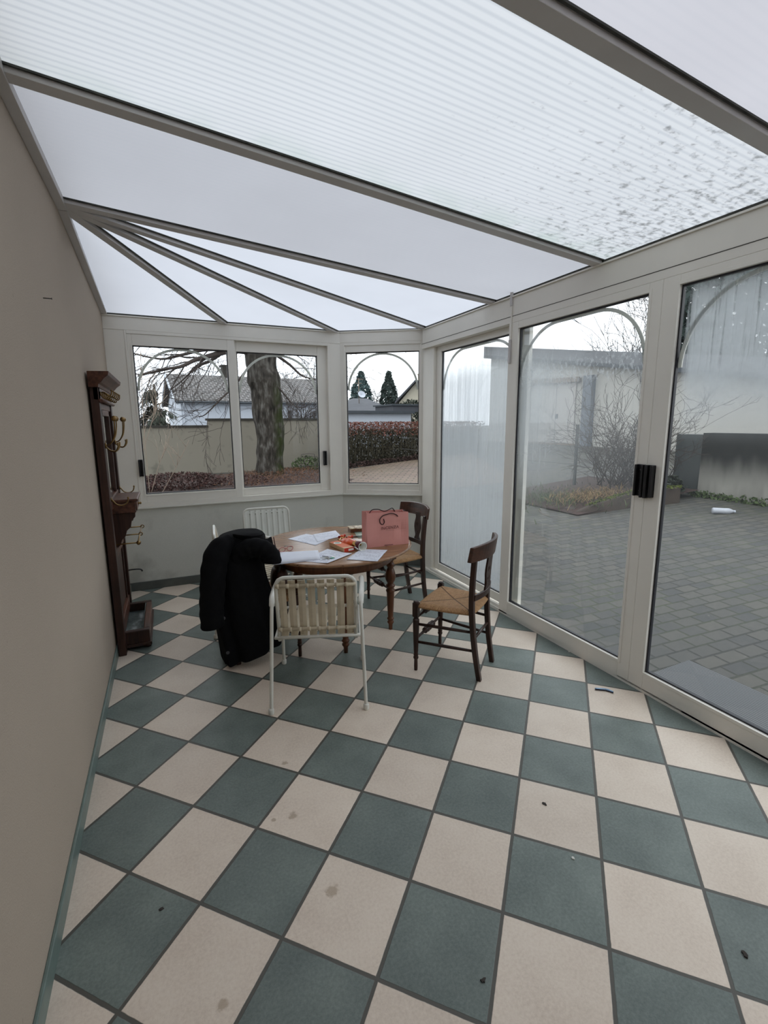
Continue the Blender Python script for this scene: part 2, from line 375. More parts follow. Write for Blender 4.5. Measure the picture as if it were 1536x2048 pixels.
M['ivy'] = plain('grass_green', (62, 76, 42), 0.9, var=0.3)
M['straw'] = plain('straw_grass', (124, 102, 70), 0.9, var=0.25)
M['render'] = plaster('weathered_render', (128, 123, 112), (86, 84, 76))
M['coping'] = plain('mossy_coping', (44, 42, 37), 0.9, var=0.35, sc_=5)
M['housewhite'] = plain('white_render', (176, 182, 192), 0.9, var=0.03)
M['cream'] = plain('cream_render', (178, 172, 156), 0.9, var=0.03)
def rooftile():
    t = NT('grey_roof_tiles'); b = t.n('ShaderNodeTexBrick'); t.l(t.co, b.inputs['Vector'])
    b.inputs['Scale'].default_value = 1.0; b.inputs['Brick Width'].default_value = 0.34; b.inputs['Row Height'].default_value = 0.30; b.inputs['Mortar Size'].default_value = 0.03
    b.inputs['Color1'].default_value = srgb(56, 54, 54); b.inputs['Color2'].default_value = srgb(74, 70, 68); b.inputs['Mortar'].default_value = srgb(116, 114, 114)
    t.bsdf(t.mix(t.math('MULTIPLY', t.step(t.noise(0.8, 4), 0.5, 0.75), 0.4), b.outputs['Color'], srgb(48, 48, 44)), 0.85); return t.m
M['rooftile'] = rooftile()
M['slate'] = plain('slate_roof', (66, 68, 74), 0.8, var=0.15, sc_=3)
M['gutter'] = plain('dark_gutter', (50, 56, 62), 0.6)
M['garage'] = plain('pale_garage_panel', (164, 162, 156), 0.7, var=0.04, sc_=1)
M['garage_door'] = plain('ivory_door_paint', (156, 152, 147), 0.6, var=0.04, sc_=1)
M['fascia'] = plain('grey_fascia', (92, 94, 98), 0.7, var=0.1, sc_=1)
M['bluepost'] = plain('blue_grey_post', (92, 98, 106), 0.6)
M['lintel'] = plain('brown_lintel', (104, 92, 80), 0.8)
M['concrete'] = NT('x').m
def conc():
    t = NT('streaked_concrete'); x, y, z = t.xyz()
    n = t.noise(1.0, 4, t.scale(1, 5, 0.8)); edge = t.step(t.math('ADD', z, t.math('MULTIPLY_ADD', n, 0.5, -0.25)), 0.55, 1.1)
    t.bsdf(t.mix(t.math('MULTIPLY', edge, 0.95), t.ramp(n, [(0.3, srgb(112, 110, 105)), (0.7, srgb(140, 138, 131))]), srgb(30, 32, 32)), 0.9, 0, 0.2); return t.m
M['concrete'] = conc()
M['planter'] = plain('mossy_stone', (58, 49, 42), 0.95, var=0.3, sc_=4, bump=0.6, bsc=14)
M['moss'] = plain('bright_moss', (70, 78, 24), 0.95, var=0.3, sc_=10)
M['greypost'] = plain('galvanised_post', (60, 64, 64), 0.6)
def matmat():
    t = NT('ribbed_grey_mat'); x, y, z = t.xyz()
    s = t.math('ABSOLUTE', t.math('SUBTRACT', t.math('FRACT', t.math('MULTIPLY', x, 55.0)), 0.5))
    t.bsdf(t.mix(t.step(s, 0.2, 0.4), srgb(98, 99, 101), srgb(52, 54, 56)), 0.8); return t.m
M['mat'] = matmat()
M['bottle'] = plain('milky_plastic', (158, 161, 168), 0.4)
M['wire'] = plain('rusty_wire', (60, 54, 52), 0.8)

# ------------------------------------------------------------------ mesh helpers
class MB:
    def __init__(s): s.v = []; s.f = []; s.mi = []; s.sm = []; s.cur = 0
    def add(s, vs, fs, smooth=False, M4=None):
        b = len(s.v)
        s.v += [tuple(M4 @ V(p)) if M4 else tuple(p) for p in vs]
        for f in fs: s.f.append(tuple(b + i for i in f)); s.mi.append(s.cur); s.sm.append(smooth)
        return s
    def box(s, x0, x1, y0, y1, z0, z1, M4=None):
        return s.add([(x, y, z) for z in (z0, z1) for y in (y0, y1) for x in (x0, x1)],
                     [(0, 2, 3, 1), (4, 5, 7, 6), (0, 1, 5, 4), (2, 6, 7, 3), (0, 4, 6, 2), (1, 3, 7, 5)], M4=M4)
    def hexa(s, p, M4=None):          # 8 points: bottom 4 ccw then top 4
        return s.add(p, [(3, 2, 1, 0), (4, 5, 6, 7), (0, 1, 5, 4), (1, 2, 6, 5), (2, 3, 7, 6), (3, 0, 4, 7)], M4=M4)
    def prism(s, poly, z0, z1, M4=None, zf=None):   # polygon in xy, extruded in z; zf(x,y) is added
        n = len(poly); zf = zf or (lambda x, y: 0)
        vs = [(x, y, z0 + zf(x, y)) for x, y in poly] + [(x, y, z1 + zf(x, y)) for x, y in poly]
        return s.add(vs, [tuple(reversed(range(n))), tuple(range(n, 2 * n))] + [(i, (i + 1) % n, n + (i + 1) % n, n + i) for i in range(n)], M4=M4)
    def tube(s, pts, rad, n=8, M4=None, close=False, flat=1.0):
        pts = [V(p) for p in pts]; k = len(pts)
        if not hasattr(rad, '__len__'): rad = [rad] * k
        vs = []; prev = None
        for i, p in enumerate(pts):
            if close: t = pts[(i + 1) % k] - pts[i - 1]
            else: t = pts[min(i + 1, k - 1)] - pts[max(i - 1, 0)]
            t = t.normalized() if t.length > 1e-9 else V((0, 0, 1))
            if prev is None:
                a = V((0, 0, 1)) if abs(t.z) < 0.9 else V((1, 0, 0)); u = a.cross(t).normalized()
            else:
                u = prev - t * prev.dot(t); u = u.normalized() if u.length > 1e-9 else prev
            prev = u; w_ = t.cross(u)
            for j in range(n):
                a = 2 * math.pi * j / n; vs.append(p + u * (math.cos(a) * rad[i]) + w_ * (math.sin(a) * rad[i] * flat))
        fs = []
        for i in range(k if close else k - 1):
            for j in range(n):
                a = i * n + j; b = i * n + (j + 1) % n; i2 = (i + 1) % k; fs.append((a, b, i2 * n + (j + 1) % n, i2 * n + j))
        s.add(vs, fs, True, M4)
        if not close:
            b = len(s.v) - len(vs)
            for ring in (list(range(n))[::-1], list(range((k - 1) * n, k * n))):
                s.f.append(tuple(b + q for q in ring)); s.mi.append(s.cur); s.sm.append(False)
        return s
    def lathe(s, prof, n=24, M4=None, cap=True):
        vs = []; k = len(prof)
        for r, z in prof:
            for j in range(n):
                a = 2 * math.pi * j / n; vs.append((r * math.cos(a), r * math.sin(a), z))
        fs = [(i * n + j, i * n + (j + 1) % n, (i + 1) * n + (j + 1) % n, (i + 1) * n + j) for i in range(k - 1) for j in range(n)]
        s.add(vs, fs, True, M4)
        if cap:
            b = len(s.v) - len(vs)
            for ring in (list(range(n))[::-1], list(range((k - 1) * n, k * n))):
                s.f.append(tuple(b + q for q in ring)); s.mi.append(s.cur); s.sm.append(False)
        return s
    def bar(s, pts, wx, wy, M4=None):   # rectangular section swept along mostly vertical points
        k = len(pts); vs = []
        for i, p in enumerate(pts):
            a = wx[i] if hasattr(wx, '__len__') else wx; b = wy[i] if hasattr(wy, '__len__') else wy
            for dx, dy in ((-1, -1), (1, -1), (1, 1), (-1, 1)): vs.append((p[0] + dx * a / 2, p[1] + dy * b / 2, p[2]))
        fs = [(3, 2, 1, 0), tuple(range(4 * k - 4, 4 * k))] + [(4 * i + j, 4 * i + (j + 1) % 4, 4 * i + 4 + (j + 1) % 4, 4 * i + 4 + j) for i in range(k - 1) for j in range(4)]
        return s.add(vs, fs, False, M4)
    def grid(s, nu, nv, fn, M4=None, smooth=True, thick=None):
        vs = [fn(i / (nu - 1), j / (nv - 1)) for j in range(nv) for i in range(nu)]
        return s.add(vs, [(j * nu + i, j * nu + i + 1, (j + 1) * nu + i + 1, (j + 1) * nu + i) for j in range(nv - 1) for i in range(nu - 1)], smooth, M4)
    def build(s, name, mats, parent=None, bevel=0.0, solid=0.0, sub=0):
        me = bpy.data.meshes.new(name); me.from_pydata(s.v, [], s.f)
        mats = mats if isinstance(mats, (list, tuple)) else [mats]
        for m in mats: me.materials.append(m)
        me.polygons.foreach_set('material_index', s.mi); me.polygons.foreach_set('use_smooth', s.sm); me.update()
        bm = bmesh.new(); bm.from_mesh(me); bmesh.ops.recalc_face_normals(bm, faces=bm.faces); bm.to_mesh(me); bm.free()
        o = bpy.data.objects.new(name, me); COL.objects.link(o)
        if parent: o.parent = parent
        if solid: m = o.modifiers.new('thickness', 'SOLIDIFY'); m.thickness = solid; m.offset = 0
        if sub: m = o.modifiers.new('smooth', 'SUBSURF'); m.levels = sub; m.render_levels = sub
        if bevel: m = o.modifiers.new('edge', 'BEVEL'); m.width = bevel; m.segments = 2; m.limit_method = 'ANGLE'; m.angle_limit = 0.6
        return o

def tag(o, label, cat, group=None, kind=None):
    o['label'] = label; o['category'] = cat
    if group: o['group'] = group
    if kind: o['kind'] = kind
    return o
def empty(name, loc=(0, 0, 0), rz=0.0):
    o = bpy.data.objects.new(name, None); COL.objects.link(o); o.location = loc; o.rotation_euler = (0, 0, rz); o.empty_display_size = 0.05
    return o
def thing(name, label, cat, loc=(0, 0, 0), rz=0.0, group=None): return tag(empty(name, loc, rz), label, cat, group)
def structure(o): o['kind'] = 'structure'; return o
def copy_tree(o, parent=None):
    c = o.copy(); COL.objects.link(c)
    if parent: c.parent = parent
    for ch in list(o.children): copy_tree(ch, c)
    return c
def rotz(a): return Mx.Rotation(a, 4, 'Z')
def T(x, y, z): return Mx.Translation((x, y, z))
def curve_mesh(splines, depth, bev=0.0):
    """flat filled outline (inner outlines become holes) with thickness, as mesh data"""
    cu = bpy.data.curves.new('outline', 'CURVE'); cu.dimensions = '2D'; cu.fill_mode = 'BOTH'; cu.extrude = depth / 2; cu.bevel_depth = bev
    for pts in splines:
        sp = cu.splines.new('POLY'); sp.points.add(len(pts) - 1); sp.use_cyclic_u = True
        for q, (x, y) in zip(sp.points, pts): q.co = (x, y, 0, 1)
    return to_mesh(cu)
def to_mesh(cu):
    o = bpy.data.objects.new('tmp', cu); COL.objects.link(o); dg = bpy.context.evaluated_depsgraph_get(); dg.update()
    me = bpy.data.meshes.new_from_object(o.evaluated_get(dg)); COL.objects.unlink(o); bpy.data.objects.remove(o); return me
def mesh_obj(name, me, mat, parent=None, M4=None):
    me.materials.clear(); me.materials.append(mat)
    if M4: me.transform(M4)
    o = bpy.data.objects.new(name, me); COL.objects.link(o)
    if parent: o.parent = parent
    return o
def text_obj(name, txt, size, mat, parent, M4, space=1.0, depth=0.0004):
    cu = bpy.data.curves.new('txt', 'FONT'); cu.body = txt; cu.size = size; cu.extrude = depth; cu.align_x = 'CENTER'; cu.space_character = space
    return mesh_obj(name, to_mesh(cu), mat, parent, M4)
def arc(cx, cz, r, a0, a1, n): return [(cx + r * math.cos(a0 + (a1 - a0) * i / n), cz + r * math.sin(a0 + (a1 - a0) * i / n)) for i in range(n + 1)]
def smooth_path(pts, n=6):
    P = [V(p) for p in pts]; out = []
    for i in range(len(P) - 1):
        p0 = P[max(i - 1, 0)]; p1 = P[i]; p2 = P[i + 1]; p3 = P[min(i + 2, len(P) - 1)]
        for k in range(n):
            t = k / n; out.append(0.5 * ((2 * p1) + (p2 - p0) * t + (2 * p0 - 5 * p1 + 4 * p2 - p3) * t * t + (3 * p1 - p0 - 3 * p2 + p3) * t ** 3))
    out.append(P[-1]); return out

# ------------------------------------------------------------------ room shell
XL, XR, YB, YF = -1.36, 1.62, 4.08, -2.6
FOLD, CORN = (0.885, 4.06), (1.70, 3.535)
FANG = math.atan2(CORN[1] - FOLD[1], CORN[0] - FOLD[0]); FLEN = math.hypot(CORN[0] - FOLD[0], CORN[1] - FOLD[1])
MB_ = T(0, 4.05, 0)                                    # back wall frame: local x along wall, y outward
MF = T(FOLD[0], FOLD[1] - 0.01, 0) @ rotz(FANG)        # facet frame
MR = T(XR, 0, 0) @ rotz(-math.pi / 2)                  # right wall: local x = -world y, local y = outward

m = MB(); m.prism([(XL - .1, YF), (1.74, YF), (1.74, 3.56), (0.93, 4.16), (XL - .1, 4.16)], -0.05, 0.0)
structure(m.build('floor', M['tiles']))
m = MB(); m.box(XL - 0.22, XL, YF - .2, 4.3, -0.1, 3.0); structure(m.build('wall_left', M['wall']))
m = MB(); m.box(XL - 0.22, 1.75, YF - 0.2, YF, -0.1, 3.0); structure(m.build('wall_front', M['wall']))  # unseen end wall, kept solid to darken the near end of the room
wb = MB(); wb.box(XL, FOLD[0] + .02, YB, YB + 0.2, -0.1, 0.825); structure(wb.build('wall_back', M['dado']))
wc = MB(); wc.box(-0.01, FLEN, 0.03, 0.23, -0.1, 0.825, MF); structure(wc.build('wall_corner', M['dado']))
m = MB(); m.box(XL, XL + 0.012, YF, 4.08, 0, 0.075); structure(m.build('baseboard_left', M['skirt'], bevel=.003))
b = MB(); b.box(XL, FOLD[0] + .01, YB - 0.012, YB, 0, 0.085); structure(b.build('baseboard_back', M['skirt2'], bevel=.003))
b = MB(); b.box(0.0, FLEN - .01, 0.016, 0.03, 0, 0.085, MF); structure(b.build('baseboard_corner', M['skirt2'], bevel=.003))

# window sills (thin painted edge on top of the low wall)
s = MB(); s.box(XL, FOLD[0], YB - 0.035, YB + 0.2, 0.825, 0.843); structure(s.build('trim_1', M['sill'], bevel=.004))
s = MB(); s.box(0, FLEN, -0.012, 0.23, 0.825, 0.843, MF); structure(s.build('trim_2', M['sill'], bevel=.004))
# posts and eaves beams
def beam(name, M4, x0, x1, z0, z1, d0=0.0, d1=0.12):
    m = MB(); m.box(x0, x1, d0, d1, z0, z1, M4); o = structure(m.build(name, M['alu'], bevel=.003))
    g = MB(); g.box(x0, x1, d0 - 0.012, d1, z1 - 0.006, z1 + 0.004, M4); g.build('lip', M['alu'], o)
    k = MB(); k.box(x0, x1, d0 + 0.002, d1, z1 + 0.004, z1 + 0.022, M4); k.build('roof_seal', M['seam'], o)
    return o
beam('trim_3', MB_, XL, FOLD[0] + .03, 2.49, 2.612)
beam('trim_4', MF, 0, FLEN, 2.50, 2.612)
beam('trim_5', MR, -CORN[1] + .02, -YF, 2.455, 2.60)
m = MB(); m.box(XL, -1.195, 0.004, 0.1, 0.843, 2.49, MB_); structure(m.build('trim_6', M['alu'], bevel=.002))
m = MB(); m.box(0.775, FOLD[0] + .012, 0.004, 0.1, 0.843, 2.49, MB_); structure(m.build('trim_7', M['alu'], bevel=.002))
m = MB(); m.box(0.0, 0.03, 0.004, 0.1, 0.843, 2.50, MF); structure(m.build('trim_8', M['alu'], bevel=.002))
m = MB(); m.box(FLEN - 0.062, FLEN + .02, 0.0, 0.1, 0.843, 2.50, MF); structure(m.build('trim_9', M['alu'], bevel=.002))
m = MB(); m.box(-CORN[1] - .02, -3.33, 0.03, 0.13, 0.0, 2.455, MR); structure(m.build('trim_10', M['alu'], bevel=.003))
# door tracks: head and sill rail
m = MB(); m.box(-3.53, -YF, 0.0, 0.13, 2.405, 2.455, MR); o = structure(m.build('trim_11', M['alu'], bevel=.002))
g = MB(); g.box(-3.53, -YF, -0.0015, 0.01, 2.4525, 2.4560, MR); g.build('joint_line', M['seam'], o)
m = MB(); m.box(-3.53, -YF, 0.0, 0.14, -0.02, 0.028, MR); m.box(-3.33, -2.1, 0.012, 0.03, 0.028, 0.055, MR)
structure(m.build('trim_12', M['alu'], bevel=.002))

# glazed sashes
def frame_bars(mb, M4, x0, x1, z0, z1, gl, gr, gb, gt, d0, d1):
    mb.box(x0, gl, d0, d1, z0, z1, M4); mb.box(gr, x1, d0, d1, z0, z1, M4)
    mb.box(gl, gr, d0, d1, z0, gb, M4); mb.box(gl, gr, d0, d1, gt, z1, M4); return mb
def arch(M4, gl, gr, gt, r, d, parent, wd=0.022):
    r = min(r, (gr - gl) / 2)
    out = [(gl, gt - r)] + arc(gl + r, gt - r, r, math.pi, math.pi / 2, 16) + arc(gr - r, gt - r, r, math.pi / 2, 0, 16)
    ins = arc(gl + r, gt - r, r - wd, math.pi, math.pi / 2, 16) + arc(gr - r, gt - r, r - wd, math.pi / 2, 0, 16)
    out = out[1:]; vs = []; n = len(out)
    for dd in (d, d + 0.007):
        vs += [(x, dd, z) for x, z in out] + [(x, dd, z) for x, z in ins]
    fs = []
    for i in range(n - 1):
        fs += [(i, i + 1, n + i + 1, n + i), (2 * n + i, 3 * n + i, 3 * n + i + 1, 2 * n + i + 1), (n + i, n + i + 1, 3 * n + i + 1, 3 * n + i), (i, 2 * n + i, 2 * n + i + 1, i + 1)]
    fs += [(0, n, 3 * n, 2 * n), (n - 1, 3 * n - 1, 4 * n - 1, 2 * n - 1)]
    a = MB(); a.add(vs, fs, False, M4); return a.build('arch_bar', M['alu'], parent)
def sash(name, M4, x0, x1, z0, z1, gl, gr, gb, gt, d0, d1, parent, pane_mat, r=0.37, top=False):
    f = frame_bars(MB(), M4, x0, x1, z0, z1, gl, gr, gb, gt, d0, d1)
    # raised glazing bead
    o = f.build(name, M['alu'], parent, bevel=.003)
    bd = frame_bars(MB(), M4, gl - 0.018, gr + 0.018, gb - 0.018, gt + 0.018, gl, gr, gb, gt, d0 - 0.003, d0 + 0.004); bd.build('glazing_bead', M['alu'], o, bevel=.001)
    dm = (d0 + d1) / 2
    g = frame_bars(MB(), M4, gl - .002, gr + .002, gb - .002, gt + .002, gl + .009, gr - .009, gb + .009, gt - .009, dm - 0.006, dm + 0.014); g.build('gasket', M['gasket'], o)
    p = MB(); p.box(gl + .004, gr - .004, dm, dm + 0.006, gb + .004, gt - .004, M4); p.build('pane', pane_mat, o)
    arch(M4, gl + .008, gr - .008, gt - .006, r, dm + 0.0075, o)
    return o
def pull(M4, x, z, parent, w_=0.038, h=0.16, d=0.03):
    m = MB(); m.box(x - w_ / 2, x - w_ / 2 + 0.012, -d, 0, z - h / 2, z + h / 2, M4); m.box(x + w_ / 2 - 0.014, x + w_ / 2, -d, 0, z - h / 2, z + h / 2, M4)
    m.box(x - w_ / 2, x + w_ / 2, -0.012, 0, z - h / 2, z + h / 2, M4)
    return m.build('handle', M['black'], parent, bevel=.003)

# window_1: two sliding sashes in the back wall
m = frame_bars(MB(), MB_, -1.195, 0.775, 0.843, 2.49, -1.178, 0.745, 0.885, 2.462, 0.0, 0.095)
w1 = structure(m.build('window_1', M['alu'], bevel=.002))
s1 = sash('sash', MB_, -1.178, -0.225, 0.885, 2.462, -1.137, -0.297, 0.965, 2.36, 0.006, 0.044, w1, M['glass'], 0.40)
s2 = sash('sash', MB_, -0.285, 0.752, 0.885, 2.462, -0.205, 0.640, 0.965, 2.36, 0.05, 0.088, w1, M['glass'], 0.40)
pull(MB_ @ T(0, 0.006, 0), -1.158, 1.225, s1); pull(MB_ @ T(0, 0.05, 0), 0.695, 1.25, s2)
# window_2: fixed light in the splayed corner
m = frame_bars(MB(), MF, 0.03, FLEN - .062, 0.843, 2.50, 0.05, FLEN - .085, 0.885, 2.47, 0.0, 0.095)
w2 = structure(m.build('window_2', M['alu'], bevel=.002))
sash('sash', MF, 0.04, FLEN - .075, 0.87, 2.49, 0.062, FLEN - .10, 0.955, 2.40, 0.01, 0.06, w2, M['glass'], 0.40)
# sliding doors on the right: local x = -y
d1 = structure(sash('door_1', MR, -3.33, -1.945, 0.045, 2.405, -3.245, -2.05, 0.125, 2.348, 0.068, 0.105, None, M['glass_far']))
d2 = structure(sash('door_2', MR, -2.105, -0.8115, 0.012, 2.405, -1.993, -0.893, 0.132, 2.353, 0.0, 0.045, None, M['glass_mid']))
d3 = structure(sash('door_3', MR, -0.8105, 0.478, 0.012, 2.405, -0.714, 0.385, 0.132, 2.353, 0.0, 0.045, None, M['glass_near'], 0.42))
d4 = structure(sash('door_4', MR, 0.37, 1.70, 0.045, 2.405, 0.47, 1.62, 0.125, 2.348, 0.068, 0.105, None, M['glass']))
m = MB(); m.box(1.70, 2.6, 0.02, 0.12, 0.0, 2.405, MR); structure(m.build('wall_right', M['alu']))
for dd, x0 in ((d2, -0.868), (d3, -0.806)):
    h = MB(); h.box(x0, x0 + 0.053, -0.012, 0, 1.205, 1.392, MR)
    h.box(*((x0, x0 + .014) if dd is d2 else (x0 + .039, x0 + .053)), -0.034, 0, 1.205, 1.392, MR)
    h.box(*((x0 + .04, x0 + .053) if dd is d2 else (x0, x0 + .02)), -0.03, 0, 1.198, 1.392, MR)
    ho = h.build('handle', M['black'], dd, bevel=.003)
    for zz in (1.235, 1.362):
        sc_ = MB(); sc_.lathe([(0.004, 0), (0.004, 0.003)], 10, MR @ T(x0 + 0.027, -0.012, zz) @ Mx.Rotation(math.pi / 2, 4, 'X')); sc_.build('screw', M['steel'], ho)
# slim security bolt running from the eaves beam onto door_2
bo = MB(); bo.box(-2.083, -2.069, -0.010, 0.0, 2.24, 2.61, MR); bb = bo.build('bolt_bar', M['alu'], d2, bevel=.002)
for z0, z1 in ((2.10, 2.28), (2.53, 2.66)):
    q = MB(); q.box(-2.090, -2.066, -0.016, 0.0, z0, z1, MR); q.build('bolt_sleeve', M['alu_shade'], bb, bevel=.003)

# ------------------------------------------------------------------ roof: sheets, rafters, wall plate
ceil = structure(empty('ceiling'))
def zr(x): return 2.842 - (x - XL) * 0.0715
def sheet(pts, mat, name='roof_sheet'):
    n = len(pts); m = MB(); m.cur = 0
    up = 0.016
    vs = [tuple(p) for p in pts] + [(p[0], p[1], p[2] + up) for p in pts]
    m.add(vs, [tuple(range(n))]); m.cur = 1
    m.add(vs, [tuple(range(n, 2 * n))] + [(i, (i + 1) % n, n + (i + 1) % n, n + i) for i in range(n)])
    return m.build(name, [mat, M['pc_top']], ceil)
YR = [(-2.15, -2.15), (-1.05, -1.05), (0.085, 0.122), (1.15, 1.272), (2.20, 2.335)]     # rafter y at the wall and at the eaves
XE = 1.72
def mp(k): return [(XL, YR[k][0], zr(XL)), (XE, YR[k][1], zr(XE)), (XE, YR[k + 1][1], zr(XE)), (XL, YR[k + 1][0], zr(XL))]
sheet([(XL, YF, zr(XL)), (XE, YF, zr(XE)), (XE, -2.15, zr(XE)), (XL, -2.15, zr(XL))], M['pc_lilac'])
sheet(mp(0), M['pc_lilac']); sheet(mp(1), M['pc_lilac']); sheet(mp(2), M['pc_rib']); sheet(mp(3), M['pc_grey'])
HUB = V((XL + .01, 2.225, 2.840)); ZE = zr(XE)
E2 = V((XE, 2.335, ZE)); CN = V((1.73, 3.555, ZE)); FD = V((0.92, 4.13, ZE)); G1 = V((-0.27, 4.13, ZE)); BL = V((XL, 4.13, ZE))
for a, b_, mt in ((E2, CN, 'pc_white'), (CN, FD, 'pc_white'), (FD, G1, 'pc_white'), (G1, BL, 'pc_white')): sheet([HUB, a, b_], M[mt])
def rafter(p, q, wd, h, name='rafter'):
    p = V(p); q = V(q); d = (q - p); d.normalize(); sd = V((d.y, -d.x, 0)).normalized(); up = V((0, 0, 1))
    m = MB(); a = wd / 2
    pr = [(-a, 0), (a, 0), (a, h), (a + .004, h), (a + .004, h + .006), (-a - .004, h + .006), (-a - .004, h), (-a, h)]
    n = len(pr)
    vs = [tuple(e + sd * s_ + up * (z - h)) for e in (p, q) for s_, z in pr]
    m.add(vs, [tuple(range(n))[::-1], tuple(range(n, 2 * n))] + [(i, (i + 1) % n, n + (i + 1) % n, n + i) for i in range(n)])
    o = m.build(name, M['alu_shade'], ceil, bevel=.002)
    g = MB(); s2_ = a + .007
    for sgn in (-1, 1):
        g.add([tuple(e + sd * (sgn * x) + up * z) for e in (p, q) for x, z in ((a + .004, -.004), (s2_ + .006, -.004), (s2_ + .006, .003), (a + .004, .003))],
              [(0, 1, 5, 4), (1, 2, 6, 5), (2, 3, 7, 6), (3, 0, 4, 7), (0, 3, 2, 1), (4, 5, 6, 7)])
    g.build('edge_strip', M['seam'], o)  # thin dark mottled strip along both rafter edges
    return o
for ya, yb in YR: rafter((XL + .01, ya, zr(XL + .01) - .006), (1.66, yb, zr(1.66) - .006), 0.062, 0.022)
for e in (CN, FD, G1):
    d = (e - HUB); e2 = HUB + d * 0.978
    rafter(HUB + d * 0.004 + V((0, 0, -.006)), e2 + V((0, 0, -.006)), 0.056, 0.022)
# wall plate: level run, then the sloping run down to the back corner
m = MB(); m.box(XL, XL + 0.045, YF, 2.26, 2.803, 2.845); m.build('wall_plate', M['alu_shade'], ceil, bevel=.002)
m = MB(); y0, y1, z0, z1 = 2.262, 4.09, 2.80, 2.612
m.hexa([(XL, y0, z0), (XL + .045, y0, z0), (XL + .045, y1, z1), (XL, y1, z1), (XL, y0, z0 + .06), (XL + .045, y0, z0 + .06), (XL + .045, y1, z1 + .04), (XL, y1, z1 + .04)])
m.build('wall_plate', M['alu_shade'], ceil, bevel=.002)
# end cladding above the house wall side so no gap shows over the wall plate
m = MB(); m.box(XL - .22, XL + .001, YF, 4.3, 2.98, 3.02); structure(m.build('trim_13', M['wall']))

# ------------------------------------------------------------------ round table
TC = V((0.222, 2.372)); TR = 0.597; TZ = 0.72
tb = thing('round_table', 'round brown wooden table with turned legs, papers and pink bag on it', 'table', (TC.x, TC.y, 0))
m = MB(); m.lathe([(0.02, TZ - .026), (TR - .03, TZ - .026), (TR - .016, TZ - .024), (TR - .006, TZ - .018), (TR, TZ - .011), (TR - .002, TZ - .005), (TR - .008, TZ - .001), (TR - .014, TZ), (0.02, TZ)], 72)
m.build('tabletop', M['tabletop'], tb)
m = MB(); m.lathe([(.43, TZ - .028), (.45, TZ - .028), (.45, TZ - .12), (.43, TZ - .12), (.43, TZ - .028)], 48, cap=False); m.build('apron', M['tablewood'], tb)
LEGP = [(.035, .69), (.035, .585), (.028, .58), (.022, .565), (.03, .552), (.034, .54), (.03, .528), (.022, .518), (.027, .508), (.034, .49), (.041, .462), (.043, .44), (.038, .415), (.027, .395), (.024, .385), (.036, .375), (.038, .365), (.030, .355), (.026, .345), (.036, .335), (.037, .325), (.031, .315), (.030, .29), (.0265, .2), (.023, .125), (.020, .105), (.028, .098), (.029, .09), (.022, .082), (.020, .075), (.027, .068), (.026, .058), (.017, .045), (.015, .0)]
for (lx, ly) in ((.612, 2.19), (.150, 1.972), (-.068, 2.432), (.395, 2.652)):
    dx, dy = (lx - TC.x), (ly - TC.y); f = .435 / math.hypot(dx, dy) if math.hypot(dx, dy) > .44 else 1
    l = MB(); l.lathe(LEGP, 20, T(dx, dy, 0)); l.box(-.033, .033, -.033, .033, .585, .694, T(dx, dy, 0) @ rotz(0.43)); l.build('leg', M['tablewood'], tb)

